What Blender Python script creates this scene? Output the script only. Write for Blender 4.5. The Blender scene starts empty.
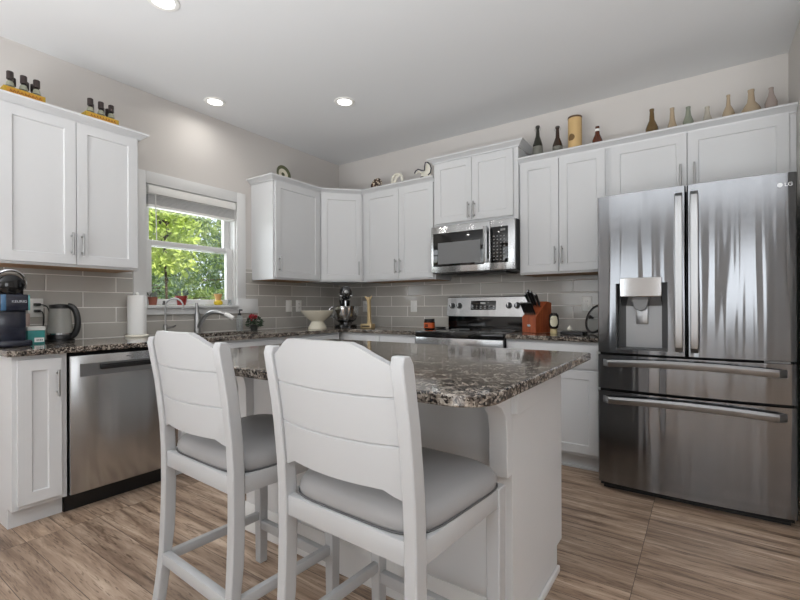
import bpy, bmesh, math, random
from mathutils import Vector, Matrix
random.seed(7)
PI = math.pi
scene = bpy.context.scene
COL = scene.collection

# ------------------------------------------------------------------ camera
cam_data = bpy.data.cameras.new('camera')
cam = bpy.data.objects.new('camera', cam_data); COL.objects.link(cam)
cam.location = (3.444, -3.742, 1.126)
cam.rotation_euler = (Matrix.Rotation(0.606, 4, 'Z') @ Matrix.Rotation(PI/2, 4, 'X') @ Matrix.Rotation(-0.004, 4, 'Z')).to_euler()
cam_data.sensor_width = 36.0
cam_data.lens = 437.5 / 800 * 36
cam_data.shift_y = 6.2 / 800
cam_data.clip_start = 0.02
scene.camera = cam

# ------------------------------------------------------------------ world, sun, exposure
scene.view_settings.view_transform = 'Standard'
scene.view_settings.look = 'None'
scene.view_settings.gamma = 1
scene.view_settings.use_curve_mapping = False
scene.view_settings.exposure = -0.22
W = bpy.data.worlds.new('sky'); scene.world = W
W.use_nodes = True
bg = W.node_tree.nodes['Background']
bg.inputs[0].default_value = (0.80, 0.90, 1.0, 1)
bg.inputs[1].default_value = 1.6
scene.cycles.max_bounces = 8
scene.cycles.diffuse_bounces = 5
scene.cycles.glossy_bounces = 5
scene.cycles.transparent_max_bounces = 16
scene.cycles.caustics_reflective = False
scene.cycles.caustics_refractive = False
scene.cycles.sample_clamp_indirect = 6.0

sd = bpy.data.lights.new('sun', 'SUN'); sd.energy = 4.5; sd.angle = 0.02; sd.color = (1, .96, .88)
so = bpy.data.objects.new('sun', sd); COL.objects.link(so)
so.rotation_euler = Vector((-0.62, 0.30, -0.72)).to_track_quat('-Z', 'Y').to_euler()

def area(name, loc, direction, sx, sy, power, color=(1, 1, 1), spread=PI):
    d = bpy.data.lights.new(name, 'AREA'); d.shape = 'RECTANGLE'
    d.size = sx; d.size_y = sy; d.energy = power; d.color = color; d.spread = spread
    o = bpy.data.objects.new(name, d); COL.objects.link(o)
    o.location = loc
    o.rotation_euler = Vector(direction).to_track_quat('-Z', 'Y').to_euler()
    return o
# daylight through the windows of the living side of the room (behind the camera and to its side)
area('rear_door_daylight', (1.35, -7.72, 1.25), (0, 1, .1), 1.7, 2.1, 30)
area('rear_window_daylight', (3.3, -7.72, 1.55), (0, 1, 0), 1.0, 1.4, 16)
area('rear_window_daylight', (5.1, -7.72, 1.55), (0, 1, 0), 1.0, 1.4, 16)
area('side_window_daylight', (6.72, -5.9, 1.55), (-1, 0, 0), 1.0, 1.4, 16)
area('side_window_daylight', (6.72, -3.2, 1.55), (-1, 0, 0), 1.0, 1.4, 16)
area('kitchen_window_daylight', (-0.30, -1.755, 1.65), (1, 0, -.1), .75, .85, 9, (.95, .98, 1))

# added fill light, unseen behind the camera, aimed up to brighten the ceiling
area('ceiling_bounce_fill', (3.2, -5.8, .45), (0, .48, 1), 4.6, 1.8, 235, (.95, .975, 1), 2.0)

# ------------------------------------------------------------------ materials
def lin(c):
    c = c / 255
    return c / 12.92 if c <= .04045 else ((c + .055) / 1.055) ** 2.4
def rgb(r, g, b): return (lin(r), lin(g), lin(b), 1)
def mat(name, col, rough=.5, metal=0, spec=.5, coat=0, aniso=0, trans=0, ior=1.5, emit=0):
    m = bpy.data.materials.new(name); m.use_nodes = True
    p = m.node_tree.nodes['Principled BSDF']
    p.inputs['Base Color'].default_value = col
    p.inputs['Roughness'].default_value = rough
    p.inputs['Metallic'].default_value = metal
    p.inputs['Specular IOR Level'].default_value = spec
    p.inputs['Coat Weight'].default_value = coat
    p.inputs['Coat Roughness'].default_value = .06
    p.inputs['Anisotropic'].default_value = aniso
    p.inputs['Transmission Weight'].default_value = trans
    p.inputs['IOR'].default_value = ior
    if emit:
        p.inputs['Emission Color'].default_value = col
        p.inputs['Emission Strength'].default_value = emit
    return m
def nodes(m): return m.node_tree.nodes, m.node_tree.links, m.node_tree.nodes['Principled BSDF']
def add(nt, t, **kw):
    n = nt.new(t)
    for k, v in kw.items(): setattr(n, k, v)
    return n
def ramp(nt, stops):
    r = nt.new('ShaderNodeValToRGB'); e = r.color_ramp.elements
    while len(e) < len(stops): e.new(.5)
    for i, (p, c) in enumerate(stops): e[i].position = p; e[i].color = c
    return r
def mapping(nt, lk, scale=(1, 1, 1), loc=(0, 0, 0), rot=(0, 0, 0)):
    tc = nt.new('ShaderNodeTexCoord'); mp = nt.new('ShaderNodeMapping')
    mp.inputs['Scale'].default_value = scale; mp.inputs['Location'].default_value = loc; mp.inputs['Rotation'].default_value = rot
    lk.new(tc.outputs['Object'], mp.inputs['Vector'])
    return mp
def add_bump(m, scale, strength, stretch=(1, 1, 1), detail=3, dist=.002):
    nt, lk, p = nodes(m)
    mp = mapping(nt, lk, stretch)
    n = nt.new('ShaderNodeTexNoise'); n.inputs['Scale'].default_value = scale; n.inputs['Detail'].default_value = detail
    b = nt.new('ShaderNodeBump'); b.inputs['Strength'].default_value = strength; b.inputs['Distance'].default_value = dist
    lk.new(mp.outputs[0], n.inputs['Vector']); lk.new(n.outputs[0], b.inputs['Height']); lk.new(b.outputs[0], p.inputs['Normal'])
    return m

M = {}
M['wall'] = add_bump(mat('wall_paint', rgb(206, 202, 198), .75, spec=.25), 180, .08)
M['ceiling'] = add_bump(mat('ceiling_paint', rgb(222, 223, 224), .85, spec=.15), 160, .08)
M['trim'] = mat('trim_paint', rgb(220, 220, 219), .38)
M['cab'] = mat('cabinet_paint', rgb(208, 209, 210), .36, spec=.45)
M['stool'] = add_bump(mat('stool_paint', rgb(178, 179, 180), .42, spec=.4), 60, .03, (1, 1, .1))
M['cushion'] = add_bump(mat('cushion_vinyl', rgb(148, 147, 147), .48, spec=.35), 300, .05)
M['piping'] = mat('cushion_piping', rgb(82, 82, 83), .6)
M['nickel'] = mat('brushed_nickel', rgb(165, 165, 164), .28, 1)
M['chrome'] = mat('chrome', rgb(205, 206, 207), .08, 1)
M['black'] = mat('black_plastic', rgb(20, 20, 21), .35)
M['blackgloss'] = mat('black_glass', rgb(12, 12, 13), .05, spec=.6)
M['darkgap'] = mat('dark_recess', rgb(16, 16, 16), .8)
M['grey'] = mat('grey_plastic', rgb(120, 121, 122), .4)
M['white'] = mat('white_plastic', rgb(235, 234, 230), .35)
M['ceramic'] = mat('white_ceramic', rgb(232, 228, 214), .15, spec=.6)
M['underwood'] = mat('cabinet_underside_wood', rgb(170, 132, 96), .6)
M['emit'] = mat('lamp_diffuser', (1, 1, 1, 1), .5, emit=6)
M['paper'] = add_bump(mat('paper_towel', rgb(240, 240, 238), .9, spec=.1), 120, .3)

def steel(name, col, rough, aniso=.75, wave=.0):
    m = mat(name, col, rough, 1, aniso=aniso)
    nt, lk, p = nodes(m)
    t = add(nt, 'ShaderNodeTangent'); t.direction_type = 'RADIAL'; t.axis = 'Z'
    lk.new(t.outputs[0], p.inputs['Tangent']); p.inputs['Anisotropic Rotation'].default_value = .25
    if wave:
        mp = mapping(nt, lk, (1, 1, .05))
        n = nt.new('ShaderNodeTexNoise'); n.inputs['Scale'].default_value = 6.5; n.inputs['Detail'].default_value = 2
        b = nt.new('ShaderNodeBump'); b.inputs['Strength'].default_value = wave; b.inputs['Distance'].default_value = .02
        lk.new(mp.outputs[0], n.inputs['Vector']); lk.new(n.outputs[0], b.inputs['Height']); lk.new(b.outputs[0], p.inputs['Normal'])
    return m
M['steel'] = steel('stainless_steel', rgb(190, 191, 192), .22, .75, .3)
M['fridge'] = steel('fridge_stainless', rgb(134, 136, 139), .12, .9, .9)
M['handle_steel'] = steel('handle_stainless', rgb(164, 165, 166), .28, .5)

def wood_floor():
    m = mat('plank_floor', rgb(140, 120, 104), .42, spec=.4)
    nt, lk, p = nodes(m)
    mp = mapping(nt, lk)
    br = add(nt, 'ShaderNodeTexBrick', offset=.37, offset_frequency=1, squash_frequency=1)
    br.inputs['Color1'].default_value = (0, 0, 0, 1); br.inputs['Color2'].default_value = (1, 1, 1, 1)
    br.inputs['Mortar'].default_value = (.5, .5, .5, 1)
    br.inputs['Scale'].default_value = 1; br.inputs['Mortar Size'].default_value = .0012
    br.inputs['Brick Width'].default_value = 1.22; br.inputs['Row Height'].default_value = .152
    lk.new(mp.outputs[0], br.inputs['Vector'])
    # a different grain in every plank
    sc = add(nt, 'ShaderNodeVectorMath', operation='MULTIPLY'); sc.inputs[1].default_value = (7.3, 3.1, 0)
    lk.new(br.outputs['Color'], sc.inputs[0])
    ad = add(nt, 'ShaderNodeVectorMath', operation='ADD')
    lk.new(mp.outputs[0], ad.inputs[0]); lk.new(sc.outputs[0], ad.inputs[1])
    st = nt.new('ShaderNodeMapping'); st.inputs['Scale'].default_value = (1.1, 12, 1)
    lk.new(ad.outputs[0], st.inputs['Vector'])
    n1 = nt.new('ShaderNodeTexNoise'); n1.inputs['Scale'].default_value = 1.5; n1.inputs['Detail'].default_value = 8; n1.inputs['Roughness'].default_value = .66; n1.inputs['Distortion'].default_value = .5
    lk.new(st.outputs[0], n1.inputs['Vector'])
    r1 = ramp(nt, [(.29, rgb(84, 68, 56)), (.42, rgb(146, 124, 106)), (.55, rgb(180, 158, 138)), (.72, rgb(214, 195, 176))])
    lk.new(n1.outputs[0], r1.inputs[0])
    st2 = nt.new('ShaderNodeMapping'); st2.inputs['Scale'].default_value = (2.2, 34, 1)
    lk.new(ad.outputs[0], st2.inputs['Vector'])
    n2 = nt.new('ShaderNodeTexNoise'); n2.inputs['Scale'].default_value = 2.4; n2.inputs['Detail'].default_value = 6; n2.inputs['Distortion'].default_value = 2.2
    lk.new(st2.outputs[0], n2.inputs['Vector'])
    r2 = ramp(nt, [(.35, (.36, .32, .29, 1)), (.44, (1, 1, 1, 1))])
    lk.new(n2.outputs[0], r2.inputs[0])
    mx = add(nt, 'ShaderNodeMix', data_type='RGBA', blend_type='MULTIPLY'); mx.inputs[0].default_value = .8
    lk.new(r1.outputs[0], mx.inputs[6]); lk.new(r2.outputs[0], mx.inputs[7])
    r3 = ramp(nt, [(0, (.78, .76, .75, 1)), (1, (1.10, 1.08, 1.06, 1))]); lk.new(br.outputs['Color'], r3.inputs[0])
    mx2 = add(nt, 'ShaderNodeMix', data_type='RGBA', blend_type='MULTIPLY'); mx2.inputs[0].default_value = 1
    lk.new(mx.outputs[2], mx2.inputs[6]); lk.new(r3.outputs[0], mx2.inputs[7])
    mx3 = add(nt, 'ShaderNodeMix', data_type='RGBA', blend_type='MIX'); mx3.inputs[7].default_value = rgb(62, 52, 45)
    lk.new(br.outputs['Fac'], mx3.inputs[0]); lk.new(mx2.outputs[2], mx3.inputs[6])
    lk.new(mx3.outputs[2], p.inputs['Base Color'])
    b = nt.new('ShaderNodeBump'); b.inputs['Strength'].default_value = .15; b.inputs['Distance'].default_value = .002
    lk.new(n2.outputs[0], b.inputs['Height']); lk.new(b.outputs[0], p.inputs['Normal'])
    return m
M['floor'] = wood_floor()

def granite():
    m = mat('speckled_granite', rgb(120, 110, 102), .09, spec=.5, coat=.12)
    nt, lk, p = nodes(m)
    mp = mapping(nt, lk)
    n0 = nt.new('ShaderNodeTexNoise'); n0.inputs['Scale'].default_value = 40; n0.inputs['Detail'].default_value = 3
    lk.new(mp.outputs[0], n0.inputs['Vector'])
    v = nt.new('ShaderNodeTexVoronoi'); v.inputs['Scale'].default_value = 150; v.inputs['Randomness'].default_value = 1
    av = add(nt, 'ShaderNodeMix', data_type='RGBA', blend_type='LINEAR_LIGHT'); av.inputs[0].default_value = .012
    lk.new(mp.outputs[0], av.inputs[6]); lk.new(n0.outputs['Color'], av.inputs[7])
    lk.new(av.outputs[2], v.inputs['Vector'])
    sep = nt.new('ShaderNodeSeparateColor'); lk.new(v.outputs['Color'], sep.inputs[0])
    n1 = nt.new('ShaderNodeTexNoise'); n1.inputs['Scale'].default_value = 26; n1.inputs['Detail'].default_value = 5
    lk.new(mp.outputs[0], n1.inputs['Vector'])
    ma = add(nt, 'ShaderNodeMath', operation='MULTIPLY_ADD'); ma.inputs[1].default_value = .5
    mb_ = add(nt, 'ShaderNodeMath', operation='MULTIPLY_ADD'); mb_.inputs[1].default_value = .8; mb_.inputs[2].default_value = -.15
    lk.new(n1.outputs[0], mb_.inputs[0]); lk.new(sep.outputs[0], ma.inputs[0]); lk.new(mb_.outputs[0], ma.inputs[2])
    r = ramp(nt, [(.27, rgb(20, 18, 17)), (.38, rgb(56, 49, 45)), (.50, rgb(100, 91, 83)), (.62, rgb(136, 127, 117)), (.80, rgb(180, 172, 161))])
    lk.new(ma.outputs[0], r.inputs[0]); lk.new(r.outputs[0], p.inputs['Base Color'])
    return m
M['granite'] = granite()

def tile(axis):
    m = mat('glazed_tile_' + axis, rgb(150, 145, 140), .12, spec=.55)
    nt, lk, p = nodes(m)
    tc = nt.new('ShaderNodeTexCoord'); s = nt.new('ShaderNodeSeparateXYZ'); c = nt.new('ShaderNodeCombineXYZ')
    lk.new(tc.outputs['Object'], s.inputs[0])
    off = {'x': -1.357 + .405 * 6, 'y': 2.333 + .405 * 2}[axis]
    a1 = add(nt, 'ShaderNodeMath', operation='ADD'); a1.inputs[1].default_value = off
    a2 = add(nt, 'ShaderNodeMath', operation='ADD'); a2.inputs[1].default_value = -.9155 + .1055 * 4
    lk.new(s.outputs['X' if axis == 'x' else 'Y'], a1.inputs[0]); lk.new(s.outputs['Z'], a2.inputs[0])
    lk.new(a1.outputs[0], c.inputs[0]); lk.new(a2.outputs[0], c.inputs[1])
    br = add(nt, 'ShaderNodeTexBrick', offset=.5, offset_frequency=2)
    br.inputs['Color1'].default_value = rgb(176, 172, 165); br.inputs['Color2'].default_value = rgb(187, 183, 176)
    br.inputs['Mortar'].default_value = rgb(236, 233, 228)
    br.inputs['Scale'].default_value = 1; br.inputs['Mortar Size'].default_value = .0029; br.inputs['Mortar Smooth'].default_value = .15
    br.inputs['Brick Width'].default_value = .405; br.inputs['Row Height'].default_value = .1055
    lk.new(c.outputs[0], br.inputs['Vector']); lk.new(br.outputs['Color'], p.inputs['Base Color'])
    rr = ramp(nt, [(0, (.13, .13, .13, 1)), (1, (.6, .6, .6, 1))]); lk.new(br.outputs['Fac'], rr.inputs[0]); lk.new(rr.outputs[0], p.inputs['Roughness'])
    br2 = add(nt, 'ShaderNodeTexBrick', offset=.5, offset_frequency=2)
    br2.inputs['Scale'].default_value = 1; br2.inputs['Mortar Size'].default_value = .008; br2.inputs['Mortar Smooth'].default_value = 1
    br2.inputs['Brick Width'].default_value = .405; br2.inputs['Row Height'].default_value = .1055
    lk.new(c.outputs[0], br2.inputs['Vector'])
    n = nt.new('ShaderNodeTexNoise'); n.inputs['Scale'].default_value = 9; n.inputs['Detail'].default_value = 1
    lk.new(tc.outputs['Object'], n.inputs['Vector'])
    m1 = add(nt, 'ShaderNodeMath', operation='MULTIPLY_ADD'); m1.inputs[1].default_value = -1.0
    lk.new(br2.outputs['Fac'], m1.inputs[0]); 
    m2 = add(nt, 'ShaderNodeMath', operation='MULTIPLY'); m2.inputs[1].default_value = .7
    lk.new(n.outputs[0], m2.inputs[0]); lk.new(m2.outputs[0], m1.inputs[2])
    b = nt.new('ShaderNodeBump'); b.inputs['Strength'].default_value = .5; b.inputs['Distance'].default_value = .003
    lk.new(m1.outputs[0], b.inputs['Height']); lk.new(b.outputs[0], p.inputs['Normal'])
    return m
M['tile_x'] = tile('x'); M['tile_y'] = tile('y')

def pane_mat():
    m = bpy.data.materials.new('window_glass'); m.use_nodes = True
    nt, lk = m.node_tree.nodes, m.node_tree.links
    nt.remove(nt['Principled BSDF']); out = nt['Material Output']
    t = nt.new('ShaderNodeBsdfTransparent'); g = nt.new('ShaderNodeBsdfGlossy'); g.inputs['Roughness'].default_value = .02
    mx = nt.new('ShaderNodeMixShader'); mx.inputs[0].default_value = .06
    lk.new(t.outputs[0], mx.inputs[1]); lk.new(g.outputs[0], mx.inputs[2]); lk.new(mx.outputs[0], out.inputs['Surface'])
    return m
M['pane'] = pane_mat()
def glassy(name, tint, mixf):
    m = bpy.data.materials.new(name); m.use_nodes = True
    nt, lk = m.node_tree.nodes, m.node_tree.links
    p = nt['Principled BSDF']; p.inputs['Base Color'].default_value = tint; p.inputs['Roughness'].default_value = .08
    t = nt.new('ShaderNodeBsdfTransparent'); t.inputs[0].default_value = tint
    mx = nt.new('ShaderNodeMixShader'); mx.inputs[0].default_value = mixf
    lk.new(t.outputs[0], mx.inputs[1]); lk.new(p.outputs[0], mx.inputs[2]); lk.new(mx.outputs[0], nt['Material Output'].inputs['Surface'])
    return m
M['clearglass'] = glassy('clear_glass', rgb(225, 228, 228), .22)

def wood(name, c1, c2, stretch=(8, 8, 1), rough=.35):
    m = mat(name, c1, rough)
    nt, lk, p = nodes(m); mp = mapping(nt, lk, stretch)
    n = nt.new('ShaderNodeTexNoise'); n.inputs['Scale'].default_value = 9; n.inputs['Detail'].default_value = 5
    r = ramp(nt, [(.35, c1), (.65, c2)]); lk.new(mp.outputs[0], n.inputs['Vector']); lk.new(n.outputs[0], r.inputs[0]); lk.new(r.outputs[0], p.inputs['Base Color'])
    return m
M['cherry'] = wood('cherry_wood', rgb(150, 70, 40), rgb(176, 92, 52))
M['bark'] = wood('tree_bark', rgb(70, 58, 48), rgb(100, 84, 70), rough=.9)
def leafy(name, c1, c2):
    m = mat(name, c1, .6, spec=.2); nt, lk, p = nodes(m); mp = mapping(nt, lk)
    n = nt.new('ShaderNodeTexNoise'); n.inputs['Scale'].default_value = 1.6; n.inputs['Detail'].default_value = 4
    r = ramp(nt, [(.38, c1), (.62, c2)]); lk.new(mp.outputs[0], n.inputs['Vector']); lk.new(n.outputs[0], r.inputs[0]); lk.new(r.outputs[0], p.inputs['Base Color'])
    return m

# ------------------------------------------------------------------ mesh builder
class MB:
    def __init__(s): s.bm = bmesh.new()
    def _tag(s, faces, mi):
        for f in faces: f.material_index = mi
    def box(s, x0, x1, y0, y1, z0, z1, bev=0, mi=0, seg=2, rot=None, pivot=None):
        r = bmesh.ops.create_cube(s.bm, size=1)
        v = r['verts']
        for q in v:
            q.co.x = x0 if q.co.x < 0 else x1; q.co.y = y0 if q.co.y < 0 else y1; q.co.z = z0 if q.co.z < 0 else z1
        fs = list({f for q in v for f in q.link_faces}); s._tag(fs, mi)
        if bev:
            e = list({e for q in v for e in q.link_edges})
            rr = bmesh.ops.bevel(s.bm, geom=e, offset=bev, segments=seg, affect='EDGES', profile=.5)
            s._tag(rr['faces'], mi); v = list({q for f in rr['faces'] for q in f.verts} | {q for q in v if q.is_valid})
        if rot is not None:
            bmesh.ops.rotate(s.bm, cent=pivot or ((x0+x1)/2, (y0+y1)/2, (z0+z1)/2), matrix=rot, verts=v)
        return v
    def loops(s, rings, closed_ring=True, caps=True, mi=0, wrap=False):
        R = [[s.bm.verts.new(p) for p in ring] for ring in rings]
        n = len(R[0]); idx = range(len(R)) if wrap else range(len(R) - 1)
        for i in idx:
            a, b = R[i], R[(i + 1) % len(R)]
            for j in range(n if closed_ring else n - 1):
                k = (j + 1) % n
                try: s.bm.faces.new((a[j], a[k], b[k], b[j])).material_index = mi
                except ValueError: pass
        if caps and not wrap:
            for ring in (R[0], R[-1]):
                try: s.bm.faces.new(ring).material_index = mi
                except ValueError: pass
        return R
    def lathe(s, prof, c=(0, 0, 0), seg=20, mi=0, caps=True, mat3=None):
        rings = []
        for r, z in prof:
            ring = []
            for i in range(seg):
                p = Vector((max(r, .0002) * math.cos(2*PI*i/seg), max(r, .0002) * math.sin(2*PI*i/seg), z))
                if mat3 is not None: p = mat3 @ p
                ring.append(p + Vector(c))
            rings.append(ring)
        return s.loops(rings, caps=caps, mi=mi)
    def cyl(s, p0, p1, r0, r1=None, seg=14, mi=0):
        return s.tube([p0, p1], [r0, r0 if r1 is None else r1], seg, mi=mi)
    def tube(s, pts, r, seg=10, mi=0, closed=False, flat=None):
        pts = [Vector(p) for p in pts]; n = len(pts)
        rs = r if isinstance(r, (list, tuple)) else [r] * n
        rings = []; prev = None
        for i, p in enumerate(pts):
            a = pts[(i - 1) % n] if (closed or i > 0) else p
            b = pts[(i + 1) % n] if (closed or i < n - 1) else p
            t = (b - a).normalized()
            if prev is None:
                u = t.orthogonal().normalized()
                if abs(t.z) < .9: u = Vector((0, 0, 1)).cross(t).normalized()
            else:
                u = prev - t * prev.dot(t)
                u = u.normalized() if u.length > 1e-6 else t.orthogonal().normalized()
            prev = u; w = t.cross(u)
            fl = flat or 1
            rings.append([p + (u * math.cos(2*PI*j/seg) + w * fl * math.sin(2*PI*j/seg)) * rs[i] for j in range(seg)])
        return s.loops(rings, mi=mi, wrap=closed)
    def prism(s, poly, f, d0, d1, mi=0):
        """poly: 2D points; f(a, b, d) -> 3D point"""
        A = [s.bm.verts.new(f(a, b, d0)) for a, b in poly]; B = [s.bm.verts.new(f(a, b, d1)) for a, b in poly]
        n = len(poly); fs = [s.bm.faces.new(A), s.bm.faces.new(B)]
        for i in range(n):
            j = (i + 1) % n
            fs.append(s.bm.faces.new((A[i], A[j], B[j], B[i])))
        s._tag(fs, mi); return fs
    def ball(s, c, rx, ry=None, rz=None, seg=14, mi=0):
        ry = ry or rx; rz = rz or rx
        r = bmesh.ops.create_uvsphere(s.bm, u_segments=seg, v_segments=max(6, seg // 2 + 1), radius=1)
        for q in r['verts']: q.co = Vector((q.co.x*rx + c[0], q.co.y*ry + c[1], q.co.z*rz + c[2]))
        s._tag(list({f for q in r['verts'] for f in q.link_faces}), mi)
    def panel_door(s, x0, x1, z0, z1, yf, t, stile=.057, rec=.009, mi=0, bev=.0015):
        """shaker door: outer slab with a recessed centre, front at y=yf, back at yf+t"""
        def V(x, y, z): return s.bm.verts.new((x, y, z))
        o = [V(x0, yf, z0), V(x1, yf, z0), V(x1, yf, z1), V(x0, yf, z1)]
        k = [V(x0, yf + t, z0), V(x1, yf + t, z0), V(x1, yf + t, z1), V(x0, yf + t, z1)]
        i1 = [V(x0+stile, yf, z0+stile), V(x1-stile, yf, z0+stile), V(x1-stile, yf, z1-stile), V(x0+stile, yf, z1-stile)]
        q = .004
        i2 = [V(x0+stile+q, yf+rec, z0+stile+q), V(x1-stile-q, yf+rec, z0+stile+q), V(x1-stile-q, yf+rec, z1-stile-q), V(x0+stile+q, yf+rec, z1-stile-q)]
        F = s.bm.faces.new
        for j in range(4):
            l = (j + 1) % 4
            F((o[j], o[l], i1[l], i1[j])); F((i1[j], i1[l], i2[l], i2[j])); F((o[l], o[j], k[j], k[l]))
        F(i2); F(k[::-1])
    def build(s, name, m, parent=None, world=False, smooth=True, bevel=0, angle=35):
        bmesh.ops.recalc_face_normals(s.bm, faces=s.bm.faces[:])
        if world and parent is not None:
            inv = root_matrix(parent).inverted()
            bmesh.ops.transform(s.bm, matrix=inv, verts=s.bm.verts[:])
        me = bpy.data.meshes.new(name); s.bm.to_mesh(me); s.bm.free()
        for x in (m if isinstance(m, (list, tuple)) else [m]): me.materials.append(x)
        if smooth:
            for p in me.polygons: p.use_smooth = True
            me.set_sharp_from_angle(angle=math.radians(angle))
        o = bpy.data.objects.new(name, me); COL.objects.link(o)
        if parent is not None: o.parent = parent
        if bevel:
            b = o.modifiers.new('edge', 'BEVEL'); b.width = bevel; b.segments = 2; b.limit_method = 'ANGLE'; b.angle_limit = math.radians(50)
        return o

def root_matrix(o):
    m = Matrix.Identity(4)
    while o is not None:
        m = Matrix.Translation(o.location) @ o.rotation_euler.to_matrix().to_4x4() @ m
        o = o.parent
    return m
def thing(name, label, cat, loc=(0, 0, 0), rz=0, group=None):
    o = bpy.data.objects.new(name, None); COL.objects.link(o); o.empty_display_size = .1
    o.location = loc; o.rotation_euler = (0, 0, rz); o['label'] = label; o['category'] = cat
    if group: o['group'] = group
    return o
def tag(o, label, cat, group=None, kind=None):
    o['label'] = label; o['category'] = cat
    if group: o['group'] = group
    if kind: o['kind'] = kind
    return o
def struct(o, label=None):
    o['kind'] = 'structure'
    if label: o['label'] = label
    return o
def copy_tree(o, parent=None):
    c = o.copy(); COL.objects.link(c)
    if parent is not None: c.parent = parent
    for ch in [x for x in bpy.data.objects if x.parent == o]: copy_tree(ch, c)
    return c
def lettering(body, size, mt, parent, loc, rot, depth=.0006, name='lettering', world=True):
    c = bpy.data.curves.new(name, 'FONT'); c.body = body; c.size = size; c.extrude = depth; c.align_x = 'CENTER'; c.align_y = 'CENTER'
    c.materials.append(mt)
    tmp = bpy.data.objects.new(name, c); me = bpy.data.meshes.new_from_object(tmp); me.name = name
    bpy.data.objects.remove(tmp); bpy.data.curves.remove(c)
    o = bpy.data.objects.new(name, me); COL.objects.link(o); o.parent = parent
    w = Matrix.Translation(loc) @ rot.to_4x4()
    if world: w = root_matrix(parent).inverted() @ w
    o.matrix_local = w
    return o
FACE_X = Matrix(((0, 0, 1), (1, 0, 0), (0, 1, 0)))       # text read by someone looking towards -x
FACE_Y = Matrix(((1, 0, 0), (0, 0, -1), (0, 1, 0)))      # text read by someone looking towards +y

# ------------------------------------------------------------------ room shell
H = 2.748
XR, YB = 6.6, -7.6
def wall_with_holes(axis, d0, d1, u0, u1, holes, z1=H):
    """axis 'x': wall at x in d0..d1 running along y (u); holes (u0,u1,z0,z1)"""
    mb = MB(); us = sorted({u0, u1} | {h[i] for h in holes for i in (0, 1)}); zs = sorted({0, z1} | {h[i] for h in holes for i in (2, 3)})
    for a, b in zip(us, us[1:]):
        for c, d in zip(zs, zs[1:]):
            if any(h[0] <= a and b <= h[1] and h[2] <= c and d <= h[3] for h in holes): continue
            if axis == 'x': mb.box(d0, d1, a, b, c, d)
            else: mb.box(a, b, d0, d1, c, d)
    bmesh.ops.remove_doubles(mb.bm, verts=mb.bm.verts[:], dist=1e-5)
    seen = {}
    for f in mb.bm.faces[:]:
        k = tuple(sorted(v.index for v in f.verts)) if False else tuple(sorted((round(v.co.x, 4), round(v.co.y, 4), round(v.co.z, 4)) for v in f.verts))
        seen.setdefault(k, []).append(f)
    dup = [f for fs in seen.values() if len(fs) > 1 for f in fs]
    if dup: bmesh.ops.delete(mb.bm, geom=dup, context='FACES')
    return mb
WIN = (-2.132, -1.355, 1.14, 2.06)     # kitchen window opening: y0, y1, z0, z1
mb = MB(); mb.box(-.16, XR + .16, YB - .16, .16, -.12, 0); struct(mb.build('floor', M['floor'], smooth=False), 'grey-brown wood plank floor')
mb = MB(); mb.box(-.16, XR + .16, YB - .16, .16, H, H + .12); struct(mb.build('ceiling', M['ceiling'], smooth=False), 'flat light grey ceiling')
struct(wall_with_holes('x', -.14, 0, YB, .14, [WIN]).build('wall_left', M['wall'], smooth=False), 'pale grey wall with the kitchen window')
struct(wall_with_holes('y', 0, .14, 0, 4.04, []).build('wall_back', M['wall'], smooth=False), 'pale grey wall behind range and fridge')
struct(wall_with_holes('x', 3.90, 4.04, -1.05, 0, []).build('wall_right', M['wall'], smooth=False), 'pale grey wall closing the fridge alcove')
struct(wall_with_holes('y', -1.05, -.91, 4.04, XR, []).build('wall_passage', M['wall'], smooth=False))
REAR = [(.5, 2.2, .05, 2.2), (2.8, 3.8, .85, 2.25), (4.6, 5.6, .85, 2.25)]
SIDE = [(-6.4, -5.4, .85, 2.25), (-3.7, -2.7, .85, 2.25)]
struct(wall_with_holes('y', YB - .14, YB, 0, XR, REAR).build('wall_rear', M['wall'], smooth=False))
struct(wall_with_holes('x', XR, XR + .14, YB, -1.05, SIDE).build('wall_side', M['wall'], smooth=False))
def plain_window(name, axis, d, h):
    mb = MB(); a, b, c, e = h; t = .05
    rects = [(a, b, c, c + t), (a, b, e - t, e), (a, a + t, c + t, e - t), (b - t, b, c + t, e - t), (a + t, b - t, (c + e) / 2 - .02, (c + e) / 2 + .02)]
    for u0, u1, z0, z1 in rects:
        if axis == 'y': mb.box(u0, u1, d - .03, d + .03, z0, z1)
        else: mb.box(d - .03, d + .03, u0, u1, z0, z1)
    o = struct(mb.build(name, M['trim']))
    mb = MB()
    if axis == 'y': mb.box(a + t, b - t, d - .004, d + .004, c + t, e - t)
    else: mb.box(d - .004, d + .004, a + t, b - t, c + t, e - t)
    mb.build('pane', M['pane'], o)
for i, h in enumerate(REAR): plain_window('window_%d' % (i + 2), 'y', YB - .07, h)
for i, h in enumerate(SIDE): plain_window('window_%d' % (i + 5), 'x', XR + .07, h)
mb = MB()
mb.box(0, .014, YB, -3.12, 0, .11, bev=.003); struct(mb.build('baseboard_left', M['trim']))

# tile backsplashes
mb = MB(); T = .009
mb.box(0, T, -3.06, -2.22, .914, 1.372); mb.box(0, T, -2.22, -1.265, .914, 1.07); mb.box(0, T, -1.265, -T, .914, 1.372)
mb.box(0, T, -1.265, -1.19, 1.372, 1.47)
struct(mb.build('trim_1', M['tile_y'], smooth=False), 'grey glazed tile backsplash under the window wall cabinets')
mb = MB(); mb.box(0, 2.915, -T, 0, .914, 1.40)
struct(mb.build('trim_2', M['tile_x'], smooth=False), 'grey glazed tile backsplash behind the range')

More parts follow.
